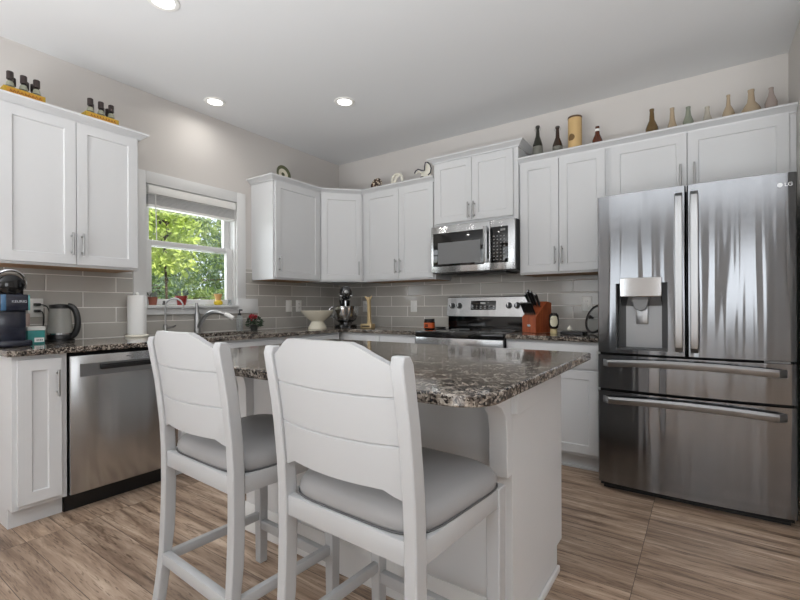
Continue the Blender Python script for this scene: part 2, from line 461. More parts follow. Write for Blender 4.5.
# ------------------------------------------------------------------ kitchen window
y0, y1, z0, z1 = WIN
mb = MB()
mb.box(0, .02, y0 - .09, y0, z0 + .06, z1 + .09, bev=.002); mb.box(0, .02, y1, y1 + .09, z0 + .06, z1 + .09, bev=.002)
mb.box(0, .022, y0, y1, z1, z1 + .09, bev=.002)
mb.box(-.139, 0, y0, y0 + .012, z0, z1); mb.box(-.139, 0, y1 - .012, y1, z0, z1); mb.box(-.139, 0, y0, y1, z1 - .012, z1)
win = struct(mb.build('window_1', M['trim']), 'white double-hung window over the sink')
mb = MB(); mb.box(-.139, .045, y0 + .0, y1 - .0, z0 - .022, z0 + .002, bev=.003)
mb.box(0, .024, y0, y1, z0 - .072, z0 - .022, bev=.002); mb.box(0, .03, y1, y1 + .215, z0 - .072, z0 + .06, bev=.002); mb.box(0, .03, y0 - .09, y0, z0 - .072, z0 + .06, bev=.002); mb.build('windowsill', M['trim'], win)
def sash(za, zb, xc, bot=.045, top=.04):
    mb = MB(); a, b = y0 + .012, y1 - .012; st = .055; h = .018
    mb.box(xc - h, xc + h, a, a + st, za, zb, bev=.003); mb.box(xc - h, xc + h, b - st, b, za, zb, bev=.003)
    mb.box(xc - h, xc + h, a + st, b - st, za, za + bot, bev=.003); mb.box(xc - h, xc + h, a + st, b - st, zb - top, zb, bev=.003)
    o = mb.build('sash', M['trim'], win)
    mb = MB(); mb.box(xc - .003, xc + .003, a + st, b - st, za + bot, zb - top); mb.build('pane', M['pane'], o)
sash(z0 + .004, 1.645, -.055); sash(1.60, z1 - .012, -.095)
bl = thing('window_blind', 'raised white slat blind bunched at top of sink window', 'blind', (-.02, (y0 + y1) / 2, z1 - .012))
mb = MB(); mb.box(-.015, .028, y0 + .016, y1 - .016, z1 - .075, z1 - .0125, bev=.006); mb.build('valance', M['white'], bl, world=True)
mb = MB()
for i in range(7): mb.box(-.045, .012, y0 + .02, y1 - .02, z1 - .148 + i*.0105, z1 - .1415 + i*.0105, bev=.001, seg=1)
mb.build('slat_stack', mat('blind_slats', rgb(205, 205, 204), .5), bl, world=True)
mb = MB(); mb.box(-.045, .014, y0 + .02, y1 - .02, z1 - .172, z1 - .152, bev=.004); mb.build('bottom_rail', M['white'], bl, world=True)
mb = MB(); mb.cyl((.02, y0 + .07, z1 - .075), (.022, y0 + .075, z1 - .42), .004, seg=8); mb.build('wand', M['white'], bl, world=True)

# ------------------------------------------------------------------ cabinets
def bar_handle(x, z, ln, yf, parent, horiz=False):
    mb = MB(); r = .006; so_ = .032
    if horiz:
        mb.cyl((x - ln/2, yf - so_, z), (x + ln/2, yf - so_, z), r)
        for s in (-1, 1): mb.cyl((x + s*ln*.36, yf, z), (x + s*ln*.36, yf - so_, z), .0045)
    else:
        mb.cyl((x, yf - so_, z - ln/2), (x, yf - so_, z + ln/2), r)
        for s in (-1, 1): mb.cyl((x, yf, z + s*ln*.36), (x, yf - so_, z + s*ln*.36), .0045)
    return mb.build('handle', M['nickel'], parent)
def cabinet(name, label, loc, rz, w, d, h, fronts, toe=0, body=None, under=False, group=None, toe_in=.07):
    """local frame: x along the face, y into the wall, z up from loc.  fronts: (kind, x0, x1, z0, z1, handle)"""
    c = thing(name, label, 'cabinet', loc, rz, group)
    mb = MB()
    if body: mb.prism(body, lambda a, b, q: (a, b, q), 0, h)
    else:
        if toe: mb.box(0, w, 0, d, toe, h); mb.box(0, w, toe_in, d, 0, toe + .001)
        else: mb.box(0, w, 0, d, 0, h)
    mb.build('carcass', M['cab'], c, bevel=.0012)
    if under:
        mb = MB(); mb.box(.02, w - .02, .02, d - .004, -.002, .0005); o = mb.build('underside', M['underwood'], c); o['label'] = 'bare wood underside'
    for kind, x0, x1, za, zb, hd in fronts:
        mb = MB()
        if kind == 'drawer': mb.box(x0, x1, -.02, 0, za, zb, bev=.002)
        else: mb.panel_door(x0, x1, za, zb, -.02, .02)
        o = mb.build('drawer_front' if kind == 'drawer' else 'door', M['cab'], c, bevel=.0015 if kind != 'drawer' else 0)
        if hd: bar_handle(hd[0], hd[1], hd[2], -.02, o, kind == 'drawer')
    return c
PROF = [(0, 0), (.010, 0), (.013, .010), (.030, .024), (.046, .032), (.050, .034), (.050, .046), (.0, .046)]
def sweep(path, i0, i1, zbase, c, prof=PROF, name='crown'):
    """crown moulding on segments i0..i1 of the plan path, mitred; outward = right-hand side"""
    P = [Vector(p) for p in path]
    def nrm(a, b):
        t = (b - a).normalized(); return Vector((t.y, -t.x))
    rings = []
    for i in range(i0, i1 + 1):
        ns = []
        if i > 0: ns.append(nrm(P[i-1], P[i]))
        if i < len(P) - 1: ns.append(nrm(P[i], P[i+1]))
        m = (ns[0] + ns[-1]); m = m / (m.length_squared / 2) if len(ns) == 2 else ns[0]
        rings.append([(P[i].x + m.x * d, P[i].y + m.y * d, zbase + z) for d, z in prof])
    mb = MB(); mb.loops(rings); return mb.build(name, M['cab'], c, world=True, angle=25)
L90 = PI / 2
UZ, UH, UD = 1.372, .908, .305
HZ = .135    # handle centre above cabinet bottom
# window wall, near the coffee maker
c = cabinet('wall_cabinet', 'white two-door wall cabinet over the coffee maker, with bottle carriers on top', (UD, -3.05, UZ), L90, .735, UD, UH,
    [('door', .015, .370, .014, .878, (.345, HZ, .135)), ('door', .374, .722, .014, .878, (.399, HZ, .135))], under=True)
sweep([(0, -3.05), (UD, -3.05), (UD, -2.315), (0, -2.315)], 0, 3, 2.252, c)
# corner group
PATH = [(0, -1.19), (UD, -1.19), (UD, -.61), (.61, -UD), (1.457, -UD)]
c = cabinet('wall_cabinet', 'white single-door wall cabinet between the window and the angled corner cabinet', (UD, -1.19, UZ), L90, .58, UD, UH,
    [('door', .018, .562, .014, .878, (.05, HZ, .135))], under=True)
sweep(PATH, 0, 2, 2.252, c)
k = .305 / math.sqrt(2)
def diag_local(p):
    dx, dy = p[0] - UD, p[1] + .61; s = math.sqrt(.5); return (dx*s + dy*s, -dx*s + dy*s)
c = cabinet('corner_wall_cabinet', 'white angled single-door wall cabinet set diagonally in the room corner', (UD, -.61, UZ), PI/4, .431, UD, UH,
    [('door', .014, .417, .014, .878, (.385, HZ, .135))], body=[diag_local(p) for p in [(UD, -.61), (.61, -UD), (.61, 0), (0, 0), (0, -.61)]])
sweep(PATH, 2, 3, 2.252, c)
c = cabinet('wall_cabinet', 'white two-door wall cabinet between the angled corner cabinet and the microwave', (.61, -UD, UZ), 0, .847, UD, UH,
    [('door', .04, .449, .014, .878, (.425, HZ, .135)), ('door', .453, .832, .014, .878, (.478, HZ, .135))], under=True)
sweep(PATH, 3, 4, 2.252, c)
c = cabinet('wall_cabinet', 'white short two-door wall cabinet raised above the microwave, its top higher than the rest', (1.458, -.33, 1.823), 0, .776, .33, .597,
    [('door', .018, .377, .03, .565, (.352, .115, .135)), ('door', .381, .738, .03, .565, (.406, .115, .135))])
sweep([(1.458, 0), (1.458, -.33), (2.234, -.33), (2.234, 0)], 0, 3, 2.398, c)
RP = [(2.235, -UD), (2.885, -UD), (3.898, -UD)]
c = cabinet('wall_cabinet', 'white two-door wall cabinet above the knife block, between microwave and fridge', (2.236, -UD, UZ), 0, .648, UD, UH,
    [('door', .014, .307, .014, .878, (.283, HZ, .135)), ('door', .311, .632, .014, .878, (.335, HZ, .135))], under=True)
sweep(RP, 0, 1, 2.252, c)
c = cabinet('wall_cabinet', 'white wide two-door wall cabinet directly over the fridge', (2.885, -UD, 1.84), 0, 1.013, UD, .44,
    [('door', .022, .474, .014, .41, (.44, .13, .15)), ('door', .479, .978, .014, .41, (.515, .13, .15))])
sweep(RP, 1, 2, 2.252, c)

# base cabinets
BH = .882
c = cabinet('base_cabinet', 'narrow white single-door base cabinet at the counter end beside the dishwasher', (.61, -3.055, 0), L90, .231, .60, BH,
    [('door', .02, .204, .128, .86, (.182, .73, .14))], toe=.105)
sink_c = cabinet('base_cabinet', 'white two-door sink base cabinet with false drawer front under the window', (.61, -2.215, 0), L90, .885, .60, BH - .22,
    [('door', .02, .44, .128, .655, (.41, .58, .14)), ('door', .445, .865, .128, .655, (.475, .58, .14))], toe=.105)
mb = MB(); mb.box(0, .885, 0, .02, BH - .22, BH); mb.box(0, .885, .56, .60, BH - .22, BH); mb.box(0, .02, .02, .56, BH - .22, BH); mb.box(.865, .885, .02, .56, BH - .22, BH); mb.build('apron', M['cab'], sink_c)
mb = MB(); mb.box(.02, .865, -.02, 0, .70, .86, bev=.002); mb.build('false_front', M['cab'], sink_c)
cabinet('base_cabinet', 'white base cabinet with drawer over door between sink base and corner', (.61, -1.328, 0), L90, .66, .60, BH,
    [('drawer', .02, .64, .70, .86, (.33, .78, .14)), ('door', .02, .64, .128, .685, (.07, .58, .14))], toe=.105)
cabinet('base_cabinet', 'white base cabinet with two drawers over doors, corner to range', (.03, -.61, 0), 0, 1.43, .60, BH,
    [('drawer', .66, 1.03, .70, .86, (.845, .78, .14)), ('drawer', 1.035, 1.41, .70, .86, (1.22, .78, .14)),
     ('door', .66, 1.03, .128, .685, (.99, .58, .14)), ('door', 1.035, 1.41, .128, .685, (1.075, .58, .14))], toe=.105)
c = cabinet('base_cabinet', 'white base cabinet between range and fridge, with drawer under the knife block', (2.237, -.61, 0), 0, .655, .60, BH,
    [('drawer', .02, .635, .70, .86, None), ('door', .02, .325, .128, .685, None), ('door', .33, .635, .128, .685, None)], toe=.105)
mb = MB(); mb.box(0, .655, .052, .07, 0, .018, bev=.006); mb.build('shoe_moulding', M['cab'], c)

# countertops
def cells(xs, ys, keep, za, zb):
    mb = MB()
    for i in range(len(xs) - 1):
        for j in range(len(ys) - 1):
            if keep(i, j): mb.box(xs[i], xs[i+1], ys[j], ys[j+1], za, zb)
    bmesh.ops.remove_doubles(mb.bm, verts=mb.bm.verts[:], dist=1e-5)
    seen = {}
    for f in mb.bm.faces[:]:
        seen.setdefault(tuple(sorted(v.index for v in f.verts)), [])
    mb.bm.verts.index_update(); seen = {}
    for f in mb.bm.faces[:]: seen.setdefault(tuple(sorted(v.index for v in f.verts)), []).append(f)
    dup = [f for fs in seen.values() if len(fs) > 1 for f in fs]
    bmesh.ops.delete(mb.bm, geom=dup, context='FACES')
    bmesh.ops.dissolve_limit(mb.bm, angle_limit=.01, verts=mb.bm.verts[:], edges=mb.bm.edges[:])
    return mb
CT = .914
mb = cells([.01, .13, .54, .648, 1.46], [-3.08, -2.10, -1.39, -.648, -.01], lambda i, j: (j == 3) or (i < 3 and not (i == 1 and j == 1)), BH + .0005, CT)
tag(mb.build('granite_worktop', M['granite'], smooth=False, bevel=.004), 'long L-shaped speckled granite worktop running under the window to the range', 'worktop')
mb = MB(); mb.box(2.236, 2.9, -.648, -.01, BH + .0005, CT)
tag(mb.build('granite_worktop', M['granite'], smooth=False, bevel=.004), 'short speckled granite worktop between range and fridge', 'worktop')

# sink and taps
s = thing('kitchen_sink', 'stainless undermount sink set in the worktop below the window', 'sink', (.335, -1.76, .70))
mb = MB()
mb.box(.105, .565, -2.145, -1.375, .690, .695); mb.box(.105, .112, -2.145, -1.375, .695, BH); mb.box(.558, .565, -2.145, -1.375, .695, BH); mb.box(.112, .558, -2.145, -2.138, .695, BH); mb.box(.112, .558, -1.382, -1.375, .695, BH)
mb.build('basin', M['steel'], s, world=True)
mb = MB(); mb.lathe([(.045, 0), (.045, .004), (.03, .004), (.01, .001)], (.335, -1.76, .695)); mb.build('drain', M['chrome'], s, world=True)

t = thing('kitchen_tap', 'brushed nickel single-lever pull-out tap arching over the sink', 'tap', (.085, -1.77, CT))
mb = MB(); mb.lathe([(.031, 0), (.031, .006), (.026, .012), (.024, .08), (.024, .14), (.018, .165), (.004, .17)], (.085, -1.77, CT + .0005)); mb.build('tap_body', M['nickel'], t, world=True)
def arc(p0, p1, p2, p3, n=12):
    out = []
    for i in range(n + 1):
        u = i / n; v = 1 - u
        out.append(tuple(v**3*a + 3*v*v*u*b + 3*v*u*u*c_ + u**3*d for a, b, c_, d in zip(p0, p1, p2, p3)))
    return out
pts = arc((.10, -1.765, CT + .05), (.15, -1.755, CT + .15), (.22, -1.735, CT + .20), (.30, -1.665, CT + .155))
mb = MB(); mb.tube(pts, [.019 - .004*i/12 for i in range(13)], 12); mb.build('spout', M['nickel'], t, world=True)
mb = MB(); mb.tube([pts[-1], (.318, -1.648, CT + .145), (.345, -1.62, CT + .12)], [.016, .020, .018], 12); o = mb.build('spray_head', M['white'], t, world=True); o['label'] = 'pale spray head'
mb = MB(); mb.tube([(.085, -1.77, CT + .155), (.083, -1.77, CT + .19), (.078, -1.77, CT + .245)], [.018, .014, .011], 10); mb.build('lever', M['nickel'], t, world=True)

t = thing('filter_tap', 'slim gooseneck drinking water tap behind the near stool', 'tap', (.075, -2.02, CT))
mb = MB(); mb.lathe([(.024, 0), (.024, .008), (.016, .014), (.016, .075), (.008, .085)], (.075, -2.02, CT + .0005)); mb.build('tap_body', M['nickel'], t, world=True)
mb = MB(); mb.tube([(.075, -2.02, CT + .08), (.075, -2.02, CT + .22)] + [(.075 + .045 - .045*math.cos(a), -2.02 + .045 - .045*math.cos(a), CT + .22 + .058*math.sin(a)) for a in [PI*i/8 for i in range(1, 9)]] + [(.165, -1.93, CT + .19)], .0065, 10); mb.build('spout', M['nickel'], t, world=True)
mb = MB(); mb.tube([(.09, -2.01, CT + .055), (.12, -1.985, CT + .06), (.135, -1.97, CT + .075)], [.009, .008, .006], 8); mb.build('lever', M['nickel'], t, world=True)

sb = thing('soap_dispenser', 'clear soap bottle with dark pump beside the red flower pot', 'dispenser', (.08, -1.375, CT))
mb = MB(); mb.lathe([(.027, 0), (.029, .01), (.029, .115), (.022, .13), (.013, .138)], (.08, -1.375, CT + .0005)); mb.build('bottle', M['clearglass'], sb, world=True)
mb = MB(); mb.lathe([(.014, .138), (.014, .155), (.005, .157), (.005, .185)], (.08, -1.375, CT)); mb.tube([(.08, -1.375, CT + .185), (.115, -1.375, CT + .183)], .007, 8); mb.build('pump', M['black'], sb, world=True)

# ------------------------------------------------------------------ dishwasher
d = thing('dishwasher', 'stainless dishwasher with black pocket handle built under the worktop', 'dishwasher', (.33, -2.545, 0))
Y0, Y1 = -2.820, -2.220
mb = MB(); mb.box(.06, .595, Y0 + .005, Y1 - .005, .10, .872); mb.build('tub', M['darkgap'], d, world=True)
mb = MB(); mb.box(.06, .55, Y0, Y1, 0, .10); mb.build('toe_kick', M['black'], d, world=True)
mb = MB()
mb.box(.597, .632, Y0 + .004, Y1 - .004, .108, .862, bev=.006); mb.build('door', M['steel'], d, world=True)
mb = MB(); mb.box(.632, .634, Y0 + .05, Y1 - .05, .745, .815); o = mb.build('handle_pocket', mat('pocket_steel', rgb(150, 151, 152), .35, 1), d, world=True)
mb = MB(); mb.box(.634, .652, -2.675, -2.365, .775, .803, bev=.008); mb.box(.634, .656, -2.675, -2.365, .797, .806, bev=.003); mb.build('handle', M['black'], d, world=True)
mb = MB(); mb.box(.632, .6335, -2.535, -2.505, .835, .843); mb.build('badge', M['grey'], d, world=True)

# ------------------------------------------------------------------ range
r = thing('electric_range', 'stainless freestanding electric range with black glass cooktop', 'range', (1.848, -.34, 0))
X0, X1 = 1.466, 2.230
mb = MB(); mb.box(X0, X1, -.63, -.03, .03, .871); mb.box(X0 + .03, X0 + .08, -.60, -.55, 0, .03); mb.box(X1 - .08, X1 - .03, -.60, -.55, 0, .03); mb.build('body', mat('range_side', rgb(50, 50, 51), .45), r, world=True)
mb = MB(); mb.box(X0 - .004, X1 + .004, -.665, -.05, .872, .918, bev=.006); ct = mb.build('cooktop', M['blackgloss'], r, world=True)
for bx, by, br_ in ((1.65, -.47, .11), (2.05, -.47, .085), (1.65, -.20, .08), (2.05, -.20, .10)):
    mb = MB(); mb.tube([(bx + br_*math.cos(a*PI/16), by + br_*math.sin(a*PI/16), .9183) for a in range(32)], .0012, 4, closed=True); mb.build('burner_ring', M['grey'], ct, world=True)
mb = MB(); mb.box(X0, X1, -.66, -.63, .775, .870, bev=.004); mb.build('control_rail', M['steel'], r, world=True)
mb = MB(); mb.box(X0 + .004, X1 - .004, -.662, -.63, .25, .768, bev=.005); od = mb.build('oven_door', M['steel'], r, world=True)
mb = MB(); mb.box(X0 + .12, X1 - .12, -.664, -.660, .38, .63); mb.build('oven_glass', M['blackgloss'], od, world=True)
mb = MB(); mb.cyl((X0 + .05, -.715, .725), (X1 - .05, -.715, .725), .013); mb.cyl((X0 + .09, -.715, .725), (X0 + .09, -.66, .725), .009); mb.cyl((X1 - .09, -.715, .725), (X1 - .09, -.66, .725), .009); mb.build('handle', M['handle_steel'], od, world=True)
mb = MB(); mb.box(X0 + .004, X1 - .004, -.66, -.63, .06, .24, bev=.005); mb.build('storage_drawer', M['steel'], r, world=True)
mb = MB(); mb.prism([(-.03, .918), (-.085, .918), (-.085, 1.045), (-.03, 1.045)], lambda a, b, q: (q, a, b), X0, X1); mb.build('splash_riser', M['blackgloss'], r, world=True)
mb = MB(); mb.prism([(-.025, 1.03), (-.115, 1.03), (-.085, 1.205), (-.07, 1.213), (-.025, 1.213)], lambda a, b, q: (q, a, b), X0 - .004, X1 + .004); bgd = mb.build('backguard', M['steel'], r, world=True, bevel=.003)
def bgy(z): return -.115 + (z - 1.03) / .175 * .03
tilt = Matrix.Rotation(math.atan2(.03, .175), 3, 'X')
mb = MB(); v = mb.box(1.705, 1.945, bgy(1.13) - .006, bgy(1.13) + .004, 1.09, 1.172, bev=.004); bmesh.ops.rotate(mb.bm, cent=(1.82, bgy(1.13), 1.13), matrix=Matrix.Rotation(-math.atan2(.03, .175), 3, 'X'), verts=mb.bm.verts[:])
mb.box(1.80, 1.85, bgy(1.15) - .0085, bgy(1.15) - .0055, 1.143, 1.158, mi=1)
for i in range(6):
    for j in range(2): mb.box(1.72 + i*.04, 1.735 + i*.04, bgy(1.105 + j*.018) - .0085, bgy(1.105 + j*.018) - .0055, 1.103 + j*.018, 1.107 + j*.018, mi=1)
mb.build('control_display', [M['blackgloss'], mat('display_marks', rgb(215, 215, 215), .5)], bgd, world=True)
for kx in (1.515, 1.588, 2.065, 2.138):
    mb = MB(); kz = 1.128; ky = bgy(kz)
    R3 = Matrix.Rotation(PI/2 - math.atan2(.03, .175), 3, 'X')
    mb.lathe([(.027, 0), (.027, .004), (.020, .006), (.018, .026), (.015, .028)], (kx, ky, kz), 18, mat3=R3, mi=0)
    kn = mb.build('knob', M['black'], bgd, world=True)
    mb = MB(); mb.box(kx - .006, kx + .006, ky - .036, ky - .026, kz - .016, kz + .022, bev=.002); mb.build('knob_grip', M['steel'], kn, world=True)

# ------------------------------------------------------------------ microwave
m_ = thing('microwave', 'stainless over-the-range microwave under the raised wall cabinet', 'microwave', (1.846, -.2, 1.41))
X0, X1, Z0, Z1, YF = 1.464, 2.228, 1.412, 1.822, -.395
mb = MB(); mb.box(X0, X1, YF + .03, -.01, Z0, Z1 - .001); mb.build('body', mat('microwave_case', rgb(70, 70, 71), .4), m_, world=True)
mb = MB(); mb.box(X0, 2.018, YF, YF + .03, Z0 + .005, Z1 - .002, bev=.004); md = mb.build('door', M['steel'], m_, world=True)
mb = MB(); mb.box(1.485, 1.965, YF - .004, YF + .002, 1.47, 1.76, bev=.003); wd = mb.build('door_glass', M['blackgloss'], md, world=True)
mb = MB(); mb.box(1.535, 1.935, YF - .0055, YF - .003, 1.49, 1.675); mb.build('screen', mat('mesh_screen', rgb(118, 119, 120), .3), wd, world=True)
mb = MB(); mb.box(1.974, 2.010, YF - .045, YF - .028, 1.475, 1.775, bev=.007); mb.box(1.98, 2.004, YF - .03, YF, 1.485, 1.51, bev=.003); mb.box(1.98, 2.004, YF - .03, YF, 1.74, 1.765, bev=.003); mb.build('handle', M['handle_steel'], md, world=True)
mb = MB(); mb.box(2.021, X1, YF, YF + .03, Z0 + .005, Z1 - .002, bev=.004); mp_ = mb.build('control_panel', M['steel'], m_, world=True)
mb = MB(); mb.box(2.026, 2.172, YF - .003, YF + .001, 1.475, 1.765, bev=.002)
mb.box(2.11, 2.15, YF - .005, YF - .002, 1.728, 1.745, mi=1)
for i in range(4):
    for j in range(8): mb.box(2.048 + i*.029, 2.060 + i*.029, YF - .0045, YF - .002, 1.495 + j*.027, 1.503 + j*.027, mi=1)
mb.build('keypad', [M['blackgloss'], mat('keypad_marks', rgb(130, 130, 130), .5)], mp_, world=True)
mb = MB(); mb.box(X0 + .06, X1 - .10, YF + .07, -.06, Z0 - .012, Z0, bev=.003); mb.box(X0 + .2, X1 - .3, YF + .10, YF + .16, Z0 - .018, Z0 - .01, bev=.003); mb.build('vent_grille', M['black'], m_, world=True)

# ------------------------------------------------------------------ refrigerator
f = thing('refrigerator', 'large stainless French-door refrigerator with two bottom drawers and ice dispenser', 'refrigerator', (3.37, -.45, 0))
FX0, FX1, FY, FT, FG = 2.912, 3.828, -.87, 1.785, 3.369
mb = MB(); mb.box(FX0 + .004, FX1 - .004, FY + .115, -.06, .03, FT - .012); mb.build('case', mat('fridge_case', rgb(72, 73, 75), .4), f, world=True)
def curved_front(name, xa, xb, za, zb, cut=None, bulge=.022):
    """door slab whose face bows forward across the whole fridge width"""
    mb = MB(); n = 12; xs = [xa + (xb - xa)*i/n for i in range(n + 1)]
    def fy(x):
        u = (x - (FX0 + FX1)/2) / ((FX1 - FX0)/2); return FY - bulge*(1 - u*u) + bulge
    poly = [(xa, FY + .11), (xa, fy(xa) + .012), (xa + .006, fy(xa) + .003)] + [(x, fy(x)) for x in xs[1:-1]] + [(xb - .006, fy(xb) + .003), (xb, fy(xb) + .012), (xb, FY + .11)]
    if cut:
        # split the slab into strips around the dispenser opening
        cx0, cx1, cz0, cz1 = cut
        def clip(a, b): return [(a, FY + .11)] + [(x, fy(x)) for x in [a] + [q for q in xs if a + 1e-4 < q < b - 1e-4] + [b]] + [(b, FY + .11)]
        L_ = [(xa, FY + .11), (xa, fy(xa) + .012), (xa + .006, fy(xa) + .003)] + [(x, fy(x)) for x in xs[1:] if x < cx0 - 1e-4] + [(cx0, fy(cx0)), (cx0, FY + .11)]
        R_ = [(cx1, FY + .11), (cx1, fy(cx1))] + [(x, fy(x)) for x in xs[:-1] if x > cx1 + 1e-4] + [(xb - .006, fy(xb) + .003), (xb, fy(xb) + .012), (xb, FY + .11)]
        up = lambda a, b, q: (a, b, q)
        mb.prism(L_, up, za, zb); mb.prism(R_, up, za, zb); mb.prism(clip(cx0, cx1), up, za, cz0); mb.prism(clip(cx0, cx1), up, cz1, zb)
        mb.box(cx0, cx1, FY + .10, FY + .11, cz0, cz1)
    else: mb.prism(poly, lambda a, b, q: (a, b, q), za, zb)
    return mb.build(name, M['fridge'], f, world=True, angle=40), fy
ZD = .842
dl, fy = curved_front('door', FX0, FG - .003, ZD, FT, cut=(3.014, 3.280, .865, 1.255))
dr, _ = curved_front('door', FG + .003, FX1, ZD, FT)
d1, _ = curved_front('drawer', FX0, FX1, .625, ZD - .014)
d2, _ = curved_front('drawer', FX0, FX1, .055, .609)
mb = MB(); mb.box(FX0 + .02, FX1 - .02, FY + .09, -.10, 0, .03); mb.build('kick_grille', M['black'], f, world=True)
mb = MB(); mb.box(FX0 + .01, FX1 - .01, FY + .05, FY + .2, .03, .85); mb.build('gasket', M['darkgap'], f, world=True)
# dispenser
mb = MB()
mb.box(3.014, 3.280, FY + .095, FY + .10, .865, 1.255); mb.box(3.014, 3.020, FY + .02, FY + .095, .865, 1.255); mb.box(3.274, 3.280, FY + .02, FY + .095, .865, 1.255); mb.box(3.014, 3.280, FY + .0, FY + .095, .865, .873)
ds = mb.build('dispenser_recess', mat('dispenser_grey', rgb(62, 63, 64), .4), dl, world=True)
mb = MB(); mb.box(3.06, 3.246, FY + .088, FY + .0945, .875, 1.16); mb.build('dispenser_back', mat('dispenser_silver', rgb(150, 151, 152), .4, .6), ds, world=True)
mb = MB(); mb.prism([(-.016, 1.176), (.085, 1.12), (.085, 1.286), (-.016, 1.286)], lambda a, b, q: (q, FY + a, b), 3.040, 3.252); mb.build('dispenser_panel', M['chrome'], ds, world=True, bevel=.004)
mb = MB(); mb.prism([(3.095, 1.172), (3.19, 1.172), (3.172, 1.105), (3.145, 1.09), (3.113, 1.105)], lambda a, b, q: (a, q, b), FY + .015, FY + .07); mb.build('spout', M['grey'], ds, world=True, bevel=.004)
mb = MB(); mb.box(3.115, 3.178, FY + .07, FY + .082, 1.015, 1.13, bev=.005); mb.build('paddle', M['handle_steel'], ds, world=True)
# door handles: flat bars beside the centre gap
for dd, hx in ((dl, FG - .036), (dr, FG + .036)):
    mb = MB(); yy = fy(hx)
    mb.prism([(yy + .002, ZD + .02), (yy - .03, ZD + .05), (yy - .042, ZD + .12), (yy - .042, FT - .13), (yy - .03, FT - .06), (yy + .002, FT - .035), (yy + .002, FT - .06), (yy - .022, FT - .10), (yy - .028, FT - .15), (yy - .028, ZD + .14), (yy - .022, ZD + .08), (yy + .002, ZD + .045)], lambda a, b, q: (q, a, b), hx - .019, hx + .019)
    mb.build('handle', M['handle_steel'], dd, world=True, bevel=.004)
def drawer_handle(dd, z):
    mb = MB(); n = 24; a, b = FX0 + .030, FX1 - .040; rings = []
    for i in range(n + 1):
        u = i / n; x = a + (b - a)*u; e = min(u, 1 - u); y = fy(x) - .052*min(1, e/.05)**.6 + .004
        zt = z + .016*(1 - (2*u - 1)**2) - .006
        hh = .020
        rings.append([(x, y, zt - hh), (x, y - .006, zt - hh*.6), (x, y - .008, zt + hh*.4), (x, y, zt + hh), (x, y + .012, zt + hh), (x, y + .012, zt - hh)])
    mb.loops(rings); mb.build('handle', M['handle_steel'], dd, world=True)
drawer_handle(d1, .785); drawer_handle(d2, .565)
mb = MB(); mb.box(3.70, 3.80, fy(3.75) - .001, fy(3.75) + .02, ZD - .011, ZD - .003); mb.build('hinge_cover', M['grey'], f, world=True)
lm = mat('logo_silver', rgb(205, 206, 208), .3, .4)
lettering('LG', .026, lm, dr, (3.795, fy(3.795) - .0012, 1.725), FACE_Y, name='logo_lettering')
mb = MB(); mb.lathe([(.011, 0), (.011, .002), (.0, .002)], (3.762, fy(3.762) + .0005, 1.725), 20, mat3=Matrix.Rotation(PI/2, 3, 'X')); mb.build('logo_disc', lm, dr, world=True)

# ------------------------------------------------------------------ island
IX0, IX1, IY0, IY1 = 1.53, 2.93, -2.36, -1.76
isl = thing('kitchen_island', 'white panelled kitchen island base with corbels under the granite overhang', 'island', (2.23, -2.06, 0))
mb = MB(); mb.box(IX0, IX1, IY0, IY1, .105, BH); mb.box(IX0, IX1, IY0, IY1 - .075, 0, .106); mb.build('carcass', M['cab'], isl, world=True, bevel=.0012)
mb = MB()
mb.prism([(0, 0), (.014, 0), (.014, .115), (.008, .128), (.004, .138), (0, .138)], lambda a, b, q: (q, IY0 - a, b), IX0 - .014, IX1 + .0)
mb.build('base_moulding', M['trim'], isl, world=True)
mb = MB(); mb.box(IX1, IX1 + .013, IY0 - .014, IY1 - .075, 0, .028, bev=.005); mb.build('shoe_moulding', M['trim'], isl, world=True)
for cx in (IX1 - .031, IX0 + .031):
    mb = MB(); hw = .031
    prof = [(0, BH), (-.17, BH), (-.17, BH - .028), (-.145, BH - .05), (-.09, BH - .075), (-.055, BH - .11), (-.045, BH - .16), (-.042, .575), (0, .575)]
    mb.prism(prof, lambda a, b, q: (q, IY0 + a, b), cx - hw, cx + hw); mb.build('corbel', M['cab'], isl, world=True, bevel=.002)
for sx, xs in ((1, IX1), (-1, IX0)):
    mb = MB(); mb.prism([(xs, IY0), (xs, IY0 - .012), (xs + sx*.022, IY0 - .012), (xs + sx*.022, IY0 + .20), (xs, IY0 + .20)], lambda a, b, q: (a, b, q), BH - .108, BH - .0005); mb.build('cap_block', M['cab'], isl, world=True, bevel=.002)
for xa, xb in ((1.545, 2.22), (2.225, 2.915)):
    mb = MB()
    # doors on the range side of the island
    w_ = xb - xa
    for a, b in ((xa, xa + w_/2 - .002), (xa + w_/2 + .002, xb)):
        mb = MB(); mb.panel_door(-b, -a, .128, .86, -IY1 - .02 + .04, .02)
        bmesh.ops.rotate(mb.bm, cent=(0, 0, 0), matrix=Matrix.Rotation(PI, 3, 'Z'), verts=mb.bm.verts[:])
        bmesh.ops.translate(mb.bm, vec=(0, IY1 - (-(-IY1 - .02 + .04)) + .02, 0), verts=mb.bm.verts[:])
        mb.build('door', M['cab'], isl, world=True)
